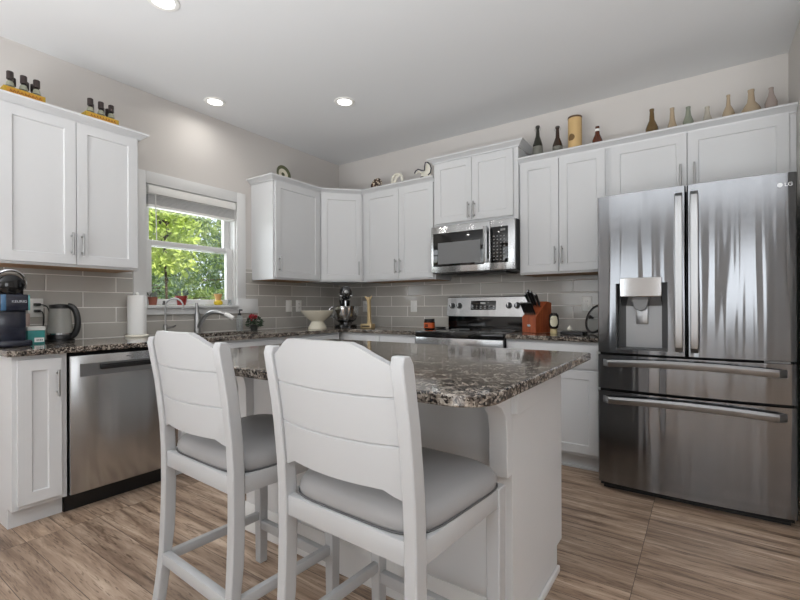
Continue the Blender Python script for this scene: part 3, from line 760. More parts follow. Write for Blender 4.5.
# island top with rounded seating corners
def rounded(x0, x1, y0, y1, radii, n=8):
    pts = []
    for (cx, cy, a0), rr in zip(((x0, y0, PI), (x1, y0, 1.5*PI), (x1, y1, 0), (x0, y1, PI/2)), radii):
        ox = x0 + rr if cx == x0 else x1 - rr; oy = y0 + rr if cy == y0 else y1 - rr
        for i in range(n + 1): a = a0 + PI/2*i/n; pts.append((ox + rr*math.cos(a), oy + rr*math.sin(a)))
    return pts
mb = MB(); mb.prism(rounded(1.45, 3.03, -2.81, -1.64, (.10, .10, .012, .012)), lambda a, b, q: (a, b, q), BH + .0005, CT)
tag(mb.build('granite_island_top', M['granite'], bevel=.005, angle=50), 'thick polished speckled granite slab with rounded corners on the island', 'worktop')

# ------------------------------------------------------------------ counter stools
def make_stool(label, loc, rz):
    st = thing('counter_stool', label, 'stool', loc, rz, None)
    w = .24; t2 = .0175
    def ry(z):
        P_ = [(-.245, 0), (-.222, .15), (-.206, .3), (-.200, .45), (-.200, .60), (-.206, .72), (-.222, .86), (-.250, 1.02)]
        for (a, za), (b, zb) in zip(P_, P_[1:]):
            if za <= z <= zb: return a + (b - a)*(z - za)/(zb - za)
        return P_[-1][0]
    zs = [0, .08, .16, .24, .32, .40, .48, .56, .62, .70, .78, .86, .94, 1.0, 1.02]
    for sgn in (-1, 1):
        mb = MB(); rings = []
        for z in zs:
            hd = .021 - (.003 if z < .3 else 0); hd = hd * (.55 if z == 1.02 else 1); x = sgn*(w - t2)
            y = ry(z); rings.append([(x - t2, y - hd, z), (x + t2, y - hd, z), (x + t2, y + hd, z), (x - t2, y + hd, z)])
        mb.loops(rings); mb.build('rear_leg', M['stool'], st, bevel=.004, angle=30)
        mb = MB(); x = sgn*(w + .008 - .022); mb.loops([[(x - q, .20 - q, z), (x + q, .20 - q, z), (x + q, .20 + q, z), (x - q, .20 + q, z)] for z, q in ((0, .018), (.30, .021), (.60, .022))]); mb.build('front_leg', M['stool'], st, bevel=.003)
    # curved back board, three planks divided by grooves
    mb = MB(); n = 16; xw = w - 2*t2 + .002
    def prof_top(u):
        a = abs(u)
        return 1.046 if a < .56 else 1.046 - ((a - .56)/.44)**.85*.050
    def prof_bot(u):
        a = abs(u); return .712 if a < .72 else .712 - .022*(1 - math.cos((a - .72)/.28*PI))/2
    rows = 14; front, back = [], []
    gro = (.815, .925)
    for i in range(n + 1):
        u = -1 + 2*i/n; x = u*xw; bow = .034*(1 - u*u)
        top, bot = prof_top(u), prof_bot(u)
        zz = [bot, .76] + [g + q for g in gro for q in (-.0035, 0, .0035)] + [.86, top]
        zz = sorted(zz)
        f_, b_ = [], []
        for z in zz:
            g = .004 if any(abs(z - q) < .001 for q in gro) else 0
            zr = min(z, 1.02); lean = ry(zr) - (max(z - 1.02, 0))*.18
            b_.append((x, lean - bow - .010 + g, z)); f_.append((x, lean - bow + .010, z))
        front.append(f_); back.append(b_)
    rings = [b_ + f_[::-1] for f_, b_ in zip(front, back)]
    mb.loops(rings); mb.build('backrest', M['stool'], st, bevel=.0, angle=28)
    # seat rails
    mb = MB(); mb.box(-w + .02, w - .02, -.212, -.186, .543, .600, bev=.003); mb.build('seat_rail', M['stool'], st)
    mb = MB(); mb.box(-w + .02, w - .02, .186, .214, .543, .600, bev=.003); mb.build('seat_rail', M['stool'], st)
    for sgn in (-1, 1):
        mb = MB(); x = sgn*(w - .014); mb.box(x - .013, x + .013, -.19, .19, .543, .600, bev=.003, rot=Matrix.Rotation(-sgn*.02, 3, 'Z')); mb.build('seat_rail', M['stool'], st)
    # cushion
    mb = MB(); rings = []; ns = 40
    for s_, z in ((.985, .600), (1.0, .608), (1.005, .620), (.99, .634), (.955, .647), (.88, .658), (.72, .666), (.45, .671), (.02, .672)):
        ring = []
        for i in range(ns):
            a = 2*PI*i/ns; e = 2/5.5
            ca, sa = math.cos(a), math.sin(a)
            x = math.copysign(abs(ca)**e, ca); y = math.copysign(abs(sa)**e, sa)
            yy = y*.218*s_ + .018
            ring.append((x*(.238 + .012*y)*s_, yy, z))
        rings.append(ring)
    mb.loops(rings); cu = mb.build('seat_cushion', M['cushion'], st, angle=60)
    mb = MB(); mb.tube([Vector((p[0]*1.006, (p[1] - .018)*1.006 + .018, .603)) for p in rings[1]], .0028, 6, closed=True); mb.build('piping', M['piping'], cu)
    # stretchers
    mb = MB(); mb.box(-w + .02, w - .02, ry(.21) - .014, ry(.21) + .014, .190, .232, bev=.003); mb.build('stretcher', M['stool'], st)
    mb = MB(); mb.box(-w + .02, w - .02, .186, .212, .150, .190, bev=.003); mb.build('stretcher', M['stool'], st)
    for sgn in (-1, 1):
        mb = MB(); x = sgn*(w - .017); mb.box(x - .011, x + .011, ry(.2) + .01, .19, .190, .225, bev=.003); mb.build('stretcher', M['stool'], st)
    return st
st1 = make_stool('white counter stool with grey seat, standing nearer the dishwasher', (2.045, -2.71, 0), -.05)
st1['group'] = 'counter stools at the island'
st2 = copy_tree(st1); st2.location = (2.705, -2.715, 0); st2.rotation_euler = (0, 0, -.05)
st2['label'] = 'white counter stool with grey seat, standing at the rounded island corner nearer the fridge'

# ------------------------------------------------------------------ ceiling lights
for (lx, ly), lb in (((.28, -1.73), 'round recessed ceiling light closest to the kitchen window'), ((1.115, -1.14), 'round recessed ceiling light closest to the range'), ((1.10, -2.55), 'round recessed ceiling light cut by the top of the picture')):
    l = thing('recessed_ceiling_light', lb, 'ceiling light', (lx, ly, H), 0, 'recessed ceiling lights')
    mb = MB(); mb.lathe([(.055, -.004), (.060, -.008), (.078, -.006), (.082, 0), (.055, 0)], (0, 0, 0), 28, caps=False); mb.build('trim_ring', M['white'], l)
    mb = MB(); mb.lathe([(.056, -.001), (.056, -.004), (.0, -.005)], (0, 0, 0), 28); mb.build('lens', M['emit'], l)
    ld = bpy.data.lights.new('downlight', 'AREA'); ld.shape = 'DISK'; ld.size = .10; ld.energy = 2.0; ld.color = (1, .97, .92); ld.spread = 2.9
    lo = bpy.data.objects.new('downlight', ld); COL.objects.link(lo); lo.parent = l; lo.location = (0, 0, -.012)

# ------------------------------------------------------------------ outlets and switches
def plate(name, label, cat, loc, axis, kind, w=.075):
    o = thing(name, label, cat, loc, L90 if axis == 'x' else 0, 'wall plates on the backsplash')
    mb = MB(); mb.box(-w/2, w/2, -.006, 0, -.058, .058, bev=.0025); mb.build('cover_plate', M['white'], o)
    if kind == 'switch':
        mb = MB(); mb.box(-.017, .017, -.009, -.005, -.034, .034, bev=.002); mb.build('rocker', M['white'], o)
    else:
        for s in (-1, 1):
            mb = MB(); mb.box(-.017, .017, -.008, -.005, s*.02 - .0145, s*.02 + .0145, bev=.003); rc = mb.build('receptacle', M['white'], o)
            mb = MB()
            for sx in (-1, 1): mb.box(sx*.0065 - .0012, sx*.0065 + .0012, -.0088, -.0075, s*.02 - .003, s*.02 + .006)
            mb.build('slot', M['black'], rc)
    return o
plate('power_outlet', 'white outlet beside the coffee maker with two black plugs in it', 'outlet', (T, -2.79, 1.125), 'x', 'outlet')
plate('light_switch', 'white wall switch nearer the window, left of the cream bowl', 'switch', (T, -.756, 1.133), 'x', 'switch')
plate('power_outlet', 'white outlet beside the wall switch, above the cream bowl', 'outlet', (T, -.625, 1.133), 'x', 'outlet')
plate('power_outlet', 'white outlet partly behind the black stand mixer', 'outlet', (.40, -T, 1.125), 'y', 'outlet')
plate('light_switch', 'white wall switch above the orange candle jar', 'switch', (1.03, -T, 1.125), 'y', 'switch')
plate('power_outlet', 'white outlet beside the fridge, over the black tray', 'outlet', (2.68, -T, 1.14), 'y', 'outlet')
# two plugs and their cords
for i, (dz, ex) in enumerate(((.02, .025), (-.02, -.015))):
    pl = thing('appliance_plug', ('upper' if i == 0 else 'lower') + ' black plug in the outlet beside the coffee maker', 'plug', (T + .009, -2.79, 1.125 + dz), 0, 'plugs in the coffee maker outlet')
    mb = MB(); mb.box(0, .028, -.014, .018, -.009, .009, bev=.004); mb.build('plug_body', M['black'], pl)
    mb = MB(); mb.tube(arc((.026, .012, 0), (.05, .05 + ex, 0), (.045 - ex, .03 + ex, -.08), (.045 - ex*1.2, .035 + ex*1.4, -.203 - dz), 10), .0035, 8); mb.build('cord', M['black'], pl)

# ------------------------------------------------------------------ things on the worktops
CZ = CT + .0006
# coffee maker at the counter end
km = thing('coffee_maker', 'black and blue single-serve coffee maker at the counter end', 'coffee maker', (.26, -2.985, CT))
navy = mat('navy_plastic', rgb(28, 32, 46), .25, coat=.3); bluem = mat('blue_plastic', rgb(70, 108, 142), .25, coat=.4)
ky0, ky1 = -3.056, -2.925
mb = MB(); mb.box(.10, .41, ky0 - .005, ky1 + .012, CZ, CZ + .034, bev=.008); mb.build('drip_base', navy, km, world=True)
mb = MB(); mb.box(.41, .414, ky0 + .0, ky1 + .0, CZ + .006, CZ + .028, bev=.001); mb.build('base_band', navy, km, world=True)
mb = MB(); mb.box(.10, .345, ky0, ky1, CZ + .034, CZ + .20, bev=.006); mb.build('body', navy, km, world=True)
mb = MB(); mb.box(.10, .375, ky0 - .008, ky1 + .008, CZ + .195, CZ + .285, bev=.01); hd = mb.build('brew_head', navy, km, world=True)
mb = MB(); mb.box(.3745, .378, ky0 + .016, ky0 + .038, CZ + .197, CZ + .283, bev=.001); mb.build('blue_band', bluem, hd, world=True)
mb = MB(); mb.box(.35, .3765, ky1 + .002, ky1 + .0095, CZ + .197, CZ + .283, bev=.002); mb.build('blue_band', mat('sea_green_plastic', rgb(96, 150, 150), .25), hd, world=True)
mb = MB(); mb.lathe([(.060, 0), (.060, .16), (.055, .175), (.045, .18)], (.185, -2.99, CZ + .335), 28, mat3=Matrix.Rotation(PI/2, 3, 'Y')); mb.box(.185, .345, -3.045, -2.935, CZ + .28, CZ + .33, bev=.006); mb.build('lid', M['blackgloss'], hd, world=True)
mb = MB(); mb.tube([(.30 + .045*math.sin(a), -2.99 - .073*math.cos(a), CZ + .335 + .082*math.sin(a)) for a in [PI*i/20 - .3 for i in range(24)]], .0075, 8); mb.build('handle', M['chrome'], hd, world=True)
lettering('KEURIG', .019, mat('silver_print', rgb(190, 192, 196), .3), hd, (.3765, -2.962, CZ + .245), FACE_X)

tb = thing('tea_box', 'small teal carton with white lid beside the coffee maker', 'box', (.205, -2.85, CT), .0)
teal = mat('teal_card', rgb(62, 150, 146), .5)
mb = MB(); mb.box(.165, .245, -2.892, -2.812, CZ, CZ + .080, bev=.002); mb.build('carton', teal, tb, world=True)
mb = MB(); mb.box(.162, .248, -2.895, -2.809, CZ + .078, CZ + .102, bev=.004); mb.build('lid', M['white'], tb, world=True)
mb = MB(); mb.box(.2451, .2462, -2.862, -2.816, CZ + .010, CZ + .036); lb = mb.build('label', M['paper'], tb, world=True)
mb = MB()
for i in range(4): mb.box(.2462, .2466, -2.852 + i*.008, -2.847 + i*.008, CZ + .018, CZ + .026)
mb.build('print', mat('grey_print', rgb(110, 112, 116), .6), lb, world=True)
cu = MB(); cu.lathe([(.030, 0), (.034, .05), (.036, .175), (.033, .175), (.030, .01)], (.085, -2.875, CZ), 20); tag(cu.build('tumbler', mat('blush_ceramic', rgb(205, 184, 176), .35)), 'pale pink tumbler behind the teal carton', 'cup')

kt = thing('electric_kettle', 'glass electric kettle with black handle and base under the wall cabinet', 'kettle', (.14, -2.70, CT))
kx, kyc = .14, -2.705
mb = MB(); mb.lathe([(.075, 0), (.075, .012), (.066, .016), (.066, .042), (.064, .045)], (kx, kyc, CZ), 28); mb.build('base', M['black'], kt, world=True)
mb = MB(); mb.lathe([(.065, .045), (.067, .06), (.062, .12), (.054, .20), (.053, .215)], (kx, kyc, CZ), 28, caps=False); mb.build('jug', glassy('smoke_glass', rgb(222, 222, 218), .32), kt, world=True)
mb = MB(); mb.lathe([(.066, .046), (.066, .058), (.064, .060)], (kx, kyc, CZ), 28); mb.build('steel_ring', M['steel'], kt, world=True)
mb = MB(); mb.lathe([(.054, .205), (.056, .215), (.054, .228), (.02, .234), (.0, .235)], (kx, kyc, CZ), 28); mb.build('lid', M['black'], kt, world=True)
mb = MB(); mb.tube(arc((kx + .035, kyc + .032, CZ + .222), (kx + .075, kyc + .078, CZ + .225), (kx + .080, kyc + .085, CZ + .05), (kx + .045, kyc + .045, CZ + .03), 14), .014, 10, flat=1.3); mb.build('handle', M['black'], kt, world=True)

pt = thing('paper_towel_holder', 'white paper towel roll on a stand beside the window casing', 'paper towel', (.10, -2.235, CT))
mb = MB(); mb.lathe([(.075, 0), (.078, .008), (.072, .016), (.0, .018)], (.10, -2.235, CZ), 28); mb.build('stand_base', M['ceramic'], pt, world=True)
mb = MB(); mb.lathe([(.02, .018), (.059, .018), (.060, .022), (.060, .292), (.058, .296), (.02, .296)], (.10, -2.235, CZ), 32, caps=False); mb.build('roll', M['paper'], pt, world=True)
mb = MB(); mb.cyl((.10, -2.235, CZ + .015), (.10, -2.235, CZ + .305), .012); mb.ball((.10, -2.235, CZ + .308), .014); mb.build('post', M['white'], pt, world=True)

fp = thing('potted_flower', 'small dark potted plant with one red flower beside the sink', 'plant', (.15, -1.275, CT))
mb = MB(); mb.lathe([(.028, 0), (.036, .045), (.037, .05), (.032, .05), (.0, .044)], (.15, -1.275, CZ), 18); mb.build('pot', mat('dark_glaze', rgb(52, 54, 52), .3), fp, world=True)
def leaf_cloud(mb, c, rx, ry, rz, n, ln, wd, up=.3, mi=0):
    for _ in range(n):
        while True:
            p = Vector((random.uniform(-1, 1), random.uniform(-1, 1), random.uniform(-1, 1)))
            if p.length < 1: break
        o = Vector((c[0] + p.x*rx, c[1] + p.y*ry, c[2] + p.z*rz))
        d = (Vector((p.x, p.y, p.z + up)) + Vector((random.gauss(0, .5), random.gauss(0, .5), random.gauss(0, .5)))).normalized()
        sd_ = d.cross(Vector((random.gauss(0, 1), random.gauss(0, 1), random.gauss(0, 1)))).normalized()
        l = ln*random.uniform(.7, 1.3); w = wd*random.uniform(.7, 1.3)
        up_ = d.cross(sd_)*w*.25
        v = [mb.bm.verts.new(q) for q in (o, o + d*l*.5 + sd_*w/2 + up_, o + d*l, o + d*l*.5 - sd_*w/2 + up_)]
        mb.bm.faces.new(v).material_index = mi
mb = MB(); leaf_cloud(mb, (.15, -1.275, CZ + .075), .055, .06, .04, 120, .035, .018); mb.build('leaves', leafy('dark_leaf', rgb(44, 60, 44), rgb(88, 104, 84)), fp, world=True, smooth=False)
mb = MB(); leaf_cloud(mb, (.16, -1.29, CZ + .118), .025, .028, .014, 46, .022, .016, .8); mb.build('flower', mat('red_petal', rgb(168, 24, 44), .5), fp, world=True, smooth=False)

bw = MB(); bw.lathe([(.088, 0), (.090, .010), (.078, .032), (.062, .060), (.060, .072), (.088, .092), (.125, .126), (.150, .160), (.158, .172), (.152, .173), (.118, .132), (.07, .10), (.0, .092)], (.425, -.765, CZ), 40)
tag(bw.build('footed_bowl', mat('cream_glaze', rgb(222, 216, 198), .2, spec=.6), angle=50), 'large cream footed bowl on the worktop left of the stand mixer', 'bowl')

# stand mixer: modelled facing local -y, turned to face the room
mx_ = thing('stand_mixer', 'glossy black stand mixer with steel bowl standing in the corner', 'mixer', (.455, -.405, CT), PI/4); mx_.scale = (1.06, 1.06, 1.06)
gb = mat('gloss_black_enamel', rgb(14, 14, 15), .08, spec=.6, coat=.5)
mb = MB(); mb.prism(rounded(-.105, .105, -.17, .17, (.09, .09, .06, .06), 6), lambda a, b, q: (a, b, q), .0006, .032); mb.build('base', gb, mx_, bevel=.006)
mb = MB(); mb.loops([[(x*w_, .10 + y*d_, z) for x, y in rounded(-1, 1, -1, 1, (.5,)*4, 4)] for z, w_, d_ in ((.03, .062, .065), (.10, .05, .055), (.20, .048, .055), (.26, .055, .06))]); mb.build('column', gb, mx_)
mb = MB()
rings = []
for y, r_, zc in ((.175, .012, .315), (.165, .045, .315), (.12, .064, .315), (.02, .068, .32), (-.08, .066, .325), (-.13, .060, .328), (-.155, .040, .33), (-.162, .010, .33)):
    rings.append([(r_*.92*math.cos(2*PI*i/24), y, zc + r_*1.05*math.sin(2*PI*i/24)) for i in range(24)])
mb.loops(rings); hd = mb.build('motor_head', gb, mx_)
mb = MB(); mb.lathe([(.017, 0), (.017, .012), (.014, .014)], (0, -.152, .335), 20, mat3=Matrix.Rotation(PI/2, 3, 'X')); mb.build('hub_cap', M['nickel'], hd)
mb = MB(); mb.tube([(.064*math.cos(a), -.105, .318 + .010 + .050*math.sin(a)*0 - .012) for a in [PI, PI*.75]], .003, 6); mb.box(-.058, .058, -.142, .10, .292, .304, bev=.004); mb.build('trim_band', M['chrome'], hd)
mb = MB(); mb.cyl((0, -.06, .17), (0, -.06, .27), .012); mb.build('beater_shaft', M['chrome'], mx_)
mb = MB(); mb.lathe([(.060, .034), (.064, .05), (.10, .075), (.122, .125), (.126, .20), (.130, .205), (.124, .206), (.118, .13), (.05, .06), (0, .055)], (0, -.06, 0), 32); bo = mb.build('mixing_bowl', M['chrome'], mx_)
mb = MB(); mb.tube(arc((-.112, -.06, .19), (-.175, -.07, .20), (-.165, -.07, .09), (-.10, -.06, .10), 10), .008, 8); mb.build('handle', M['chrome'], bo)

go = thing('brass_ornament', 'brass-coloured ornament, forked upright rod on a square block', 'ornament', (.80, -.47, CT), .15)
br_m = mat('aged_brass', rgb(190, 168, 128), .35, .55)
mb = MB(); mb.box(-.06, .06, -.04, .04, .0006, .045, bev=.004); ba = mb.build('block_base', br_m, go)
mb = MB(); mb.box(-.045, .045, -.0415, -.0395, .016, .030, bev=.001); mb.build('inset_bar', mat('dark_bronze', rgb(60, 50, 40), .4, .4), ba)
mb = MB(); mb.loops([[(x0_ + sx*h_, sy*h_, z) for sx, sy in ((-1, -1), (1, -1), (1, 1), (-1, 1))] for z, x0_, h_ in ((.045, .02, .02), (.07, .018, .015), (.24, .014, .013), (.27, .012, .016))]); mb.build('rod', br_m, go, bevel=.002)
mb = MB()
mb.tube([(.012, 0, .262), (-.01, 0, .29), (-.03, 0, .305)], [.014, .012, .006], 8); mb.tube([(.012, 0, .262), (.03, 0, .29), (.045, 0, .312)], [.014, .012, .006], 8); mb.tube([(.012, 0, .262), (.01, 0, .30)], [.013, .009], 8)
mb.build('forked_top', br_m, go)

# on the cooktop
cj = thing('candle_jar', 'black candle jar with orange label on the worktop beside the range', 'candle', (1.385, -.30, CT))
mb = MB(); mb.lathe([(.046, 0), (.050, .006), (.050, .068), (.044, .074)], (0, 0, .001), 24); mb.build('jar', mat('dark_glass_jar', rgb(40, 22, 14), .12, spec=.6), cj)
mb = MB(); mb.lathe([(.0508, .012), (.0508, .060)], (0, 0, .001), 24, caps=False); lb = mb.build('label', mat('orange_paper', rgb(205, 92, 40), .5), cj)
mb = MB(); mb.box(-.008, .004, -.0525, -.0505, .024, .030); mb.box(.008, .014, -.0525, -.049, .024, .048); mb.box(-.016, -.010, -.0515, -.048, .024, .048); mb.box(-.004, .002, -.0525, -.050, .03, .05); mb.build('label_print', M['black'], lb)
mb = MB(); mb.lathe([(.047, .072), (.047, .090), (.043, .094), (0, .094)], (0, 0, .001), 24); mb.build('lid', M['black'], cj)
sr = thing('spoon_rest', 'small black spoon rest on the worktop behind the candle jar', 'spoon rest', (1.40, -.115, CT + .0005), PI)
mb = MB(); mb.lathe([(.03, .001), (.048, .005), (.054, .014), (.050, .014), (.03, .006), (0, .005)], (0, 0, 0), 20); mb.build('dish', M['black'], sr)
mb = MB(); mb.box(.045, .12, -.012, .012, .006, .013, bev=.003); mb.build('handle_rest', M['black'], sr)

# knife block: front towards the room, slanted slotted top
kb = thing('knife_block', 'orange-brown wooden knife block full of black-handled knives beside the range', 'knife block', (2.355, -.30, CT), -.38)
mb = MB(); mb.prism([(-.075, .0006), (.115, .0006), (.115, .235), (.06, .245), (-.075, .125)], lambda a, b, q: (q, a, b), -.066, .066); bk = mb.build('wooden_block', M['cherry'], kb, bevel=.003)
mb = MB(); mb.box(-.015, .015, -.077, -.0745, .048, .066); mb.build('emblem', M['steel'], bk)
sl = Vector((0, -.5, .86)).normalized()
def knife(x, y, z, ln, label):
    kn = thing('kitchen_knife', label, 'knife', (0, 0, 0), 0, 'knives in the wooden block')
    kn.location = kb.location; kn.rotation_euler = kb.rotation_euler
    b = Vector((x, y, z)) + sl*.011; e = b + sl*ln
    mb = MB(); mb.tube([b - sl*.01, b + sl*.012], [.006, .006], 8); mb.build('bolster', M['chrome'], kn)
    q_ = .75 if ln < .1 else 1.1
    mb = MB(); mb.tube([b + sl*.012, b + sl*ln*.4, b + sl*ln*.8, e], [.0095*q_, .0085*q_, .0105*q_, .009*q_], 8, flat=1.2); h_ = mb.build('handle', M['black'], kn)
    mb = MB(); mb.tube([e, e + sl*.006], [.009*q_, .007*q_], 8, flat=1.2); mb.build('end_cap', M['chrome'], kn)
lab1 = 'small black-handled steak knife in the lower row of the wooden knife block'
lab2 = 'long black-handled kitchen knife in the upper row of the wooden knife block'
for i in range(6): knife(-.048 + i*.0192, -.058, .141, .095, lab1)
for i, ln in enumerate((.11, .135, .125, .10)): knife(-.044 + i*.029, .0 + .006*(i % 2), .202, ln, lab2)

sbt = thing('squeeze_bottle', 'dark squeeze bottle with cream label standing upside down beside the knife block', 'bottle', (2.515, -.36, CT))
mb = MB(); mb.lathe([(.024, 0), (.025, .004), (.024, .034), (.018, .036)], (0, 0, .0006), 18); mb.build('cap', mat('cream_cap', rgb(214, 196, 150), .4), sbt)
mb = MB(); mb.lathe([(.018, .034), (.032, .046), (.036, .07), (.037, .11), (.034, .14), (.022, .155), (0, .158)], (0, 0, .0006), 24); bd = mb.build('bottle_body', mat('dark_bottle', rgb(40, 36, 32), .2), sbt)
mb = MB(); rings = []
for z in (.055, .065, .08, .10, .125, .135):
    hw = {.055: .35, .065: .65, .08: .8, .10: .8, .125: .65, .135: .4}[z]; rr = {.055: .0345, .065: .0365, .08: .0374, .10: .0377, .125: .0368, .135: .0358}[z]
    rings.append([(rr*math.sin(hw*u + .3), -rr*math.cos(hw*u + .3), z) for u in (-1, -.6, -.2, .2, .6, 1)])
mb.loops(rings, closed_ring=False, caps=False); lb = mb.build('label', mat('cream_label', rgb(222, 216, 190), .5), bd)

gp = thing('griddle_pan', 'flat black griddle pan lying on the worktop beside the fridge', 'pan', (2.66, -.36, CT), .05)
mb = MB(); mb.prism(rounded(-.085, .085, -.085, .085, (.02,)*4, 5), lambda a, b, q: (a, b, q), .0006, .022); mb.build('pan_body', M['black'], gp, bevel=.003)
mb = MB(); mb.tube([(.083, -.02, .016), (.15, -.03, .024), (.20, -.035, .026)], [.008, .009, .008], 8, flat=.6); mb.build('handle', M['black'], gp)
gl = thing('garlic_bulb', 'small white garlic bulb on the black griddle pan', 'garlic', (2.625, -.34, CT + .022))
mb = MB(); mb.lathe([(.004, .0005), (.016, .004), (.020, .014), (.014, .026), (.005, .034), (.003, .044)], (0, 0, 0), 14); mb.build('bulb', M['ceramic'], gl)
pl_ = thing('pan_lid', 'round glass pan lid with black rim propped upright against the wall by the fridge', 'lid', (2.762, -.25, CT), -.75)
TL = Matrix.Rotation(-.30, 3, 'X')
def tl(p): q = TL @ Vector(p); return (q.x, q.y, q.z + .003)
mb = MB(); mb.tube([tl((.105*math.cos(2*PI*i/36), 0, .112 + .105*math.sin(2*PI*i/36))) for i in range(36)], .009, 8, closed=True); mb.build('rim', M['black'], pl_)
mb = MB(); mb.loops([[tl((r_*math.cos(2*PI*i/30), y, .112 + r_*math.sin(2*PI*i/30))) for i in range(30)] for r_, y in ((.104, 0), (.08, -.014), (.04, -.022), (.003, -.024))], caps=False); mb.build('glass', M['clearglass'], pl_)
mb = MB(); mb.tube([tl((0, -.024, .112)), tl((0, -.035, .112)), tl((0, -.052, .112))], [.008, .010, .016], 12); mb.build('knob', M['black'], pl_)

# ------------------------------------------------------------------ on the window sill
SZ = WIN[2] + .0025
def pot(name, label, y, x, r0, r1, h, m, foliage=None):
    o = thing(name, label, 'plant', (x, y, SZ))
    mb = MB(); mb.lathe([(r0, 0), (r1*.96, h*.75), (r1*1.06, h*.76), (r1*1.06, h), (r1*.9, h), (r1*.85, h*.8), (0, h*.8)], (0, 0, 0), 20); mb.build('pot', m, o)
    if foliage:
        mb = MB(); leaf_cloud(mb, (0, 0, h + .012), r1*1.15, r1*1.15, .018, 90, .026, .009, .6); mb.build('leaves', foliage, o, smooth=False)
pot('potted_succulent', 'small terracotta pot with a little plant at the sill end near the paper towels', -2.06, -.035, .026, .033, .062, mat('terracotta', rgb(150, 92, 76), .8), leafy('sage_leaf', rgb(110, 116, 110), rgb(150, 156, 150)))
pot('potted_succulent', 'red pot with grey-green leaves at the middle of the window sill', -1.835, -.035, .032, .044, .075, mat('red_glaze', rgb(140, 44, 40), .35), leafy('grey_leaf', rgb(96, 112, 104), rgb(140, 150, 146)))
fg = MB(); fg.lathe([(.010, 0), (.013, .008), (.008, .018), (.011, .026), (.004, .034)], (.005, -1.995, SZ), 12); tag(fg.build('figurine', mat('dark_stone', rgb(62, 60, 60), .5)), 'tiny dark figurine on the sill between the two plant pots', 'figurine')
vs = thing('bud_vase', 'yellow and orange waisted vase on the window sill', 'vase', (-.03, -1.51, SZ))
mb = MB(); mb.lathe([(.028, 0), (.038, .012), (.036, .03), (.024, .042)], (0, 0, 0), 20); mb.build('lower_bowl', mat('yellow_glaze', rgb(214, 186, 44), .3), vs)
mb = MB(); mb.lathe([(.024, .042), (.022, .05), (.030, .075), (.036, .096), (.032, .097), (.018, .055), (0, .052)], (0, 0, 0), 20); mb.build('upper_cup', mat('orange_glaze', rgb(206, 160, 104), .35), vs)
gs = MB(); gs.lathe([(.016, 0), (.020, .004), (.012, .03), (.014, .05), (.012, .05), (.008, .03), (0, .008)], (-.02, -1.405, SZ), 16); tag(gs.build('glass_dish', M['clearglass']), 'small clear glass holder at the end of the sill by the wall cabinet', 'glass')

# ------------------------------------------------------------------ on top of the wall cabinets
TZ = UZ + UH + .0006
def beer_carrier(label, y, cl, n_group):
    c = thing('bottle_carrier', label, 'carton', (.215, y, TZ), 0, 'bottle carriers on the wall cabinet')
    mb = MB(); L_, D_, Hh, t_ = .094, .052, .082, .003
    mb.box(D_ - t_, D_, -L_, L_, 0, Hh); mb.box(-D_, -D_ + t_, -L_, L_, 0, Hh); mb.box(-D_ + t_, D_ - t_, -L_, -L_ + t_, 0, Hh); mb.box(-D_ + t_, D_ - t_, L_ - t_, L_, 0, Hh); mb.box(-D_ + t_, D_ - t_, -L_ + t_, L_ - t_, 0, t_)
    mb.build('carton', mat('carrier_card_' + str(n_group), *cl[0]), c)
    mb = MB(); mb.box(D_, D_ + .0008, -L_ + .012, L_ - .012, Hh - .032, Hh - .006); st = mb.build('label_band', mat('carrier_band_' + str(n_group), *cl[1]), c)
    mb = MB()
    for i in range(9): mb.tube([(D_ + .0012, -L_ + .026 + i*.0165 + random.uniform(-.002, .002), Hh - .027), (D_ + .0012, -L_ + .030 + i*.0165, Hh - .012), (D_ + .0012, -L_ + .036 + i*.0165, Hh - .026)], .0016, 5)
    mb.build('print', mat('carrier_print_' + str(n_group), rgb(120, 40, 20), .6), st)
    for j in range(2):
        for i in range(3):
            pos = (.215 + (-.024 if j == 0 else .024), y - .06 + .06*i + (.022 if j == 0 and i < 2 else .0), TZ + .004)
            lbb = 'miniature dark bottle in the ' + ('carrier over the coffee maker' if n_group == 1 else 'carrier over the kettle') + (', back row' if j == 0 else ', front row')
            b = thing('miniature_bottle', lbb, 'bottle', pos, 0, 'miniature bottles in the ' + ('first' if n_group == 1 else 'second') + ' carrier, ' + ('back' if j == 0 else 'front') + ' row')
            dz = -.012 if j == 0 else 0
            mb = MB(); mb.lathe([(.021, 0), (.022, .004), (.022, .085 + dz), (.016, .108 + dz), (.011, .118 + dz), (.011, .13 + dz)], (0, 0, 0), 16); mb.build('glass', M['mini'], b)
            mb = MB(); mb.lathe([(.0165, .128 + dz), (.0165, .168 + dz), (.015, .171 + dz), (0, .171 + dz)], (0, 0, 0), 16); mb.build('cap', M['minicap'], b)
            mb = MB(); mb.lathe([(.0224, .082 + dz), (.0185, .102 + dz), (.0135, .116 + dz)], (0, 0, 0), 16, caps=False); mb.build('neck_label', M['minilabel'], b)
M['mini'] = mat('mini_bottle_glass', rgb(34, 26, 20), .1, spec=.6); M['minicap'] = mat('mini_cap', rgb(48, 36, 34), .35); M['minilabel'] = mat('mini_label', rgb(150, 152, 134), .6)
beer_carrier('yellow-orange cardboard carrier of dark bottles above the coffee maker, away from the window', -2.905, ((rgb(196, 160, 50), .7), (rgb(206, 150, 52), .7)), 1)
beer_carrier('yellow-orange cardboard carrier of dark bottles at the window end of the cabinet top', -2.512, ((rgb(198, 164, 58), .7), (rgb(210, 160, 60), .7)), 2)

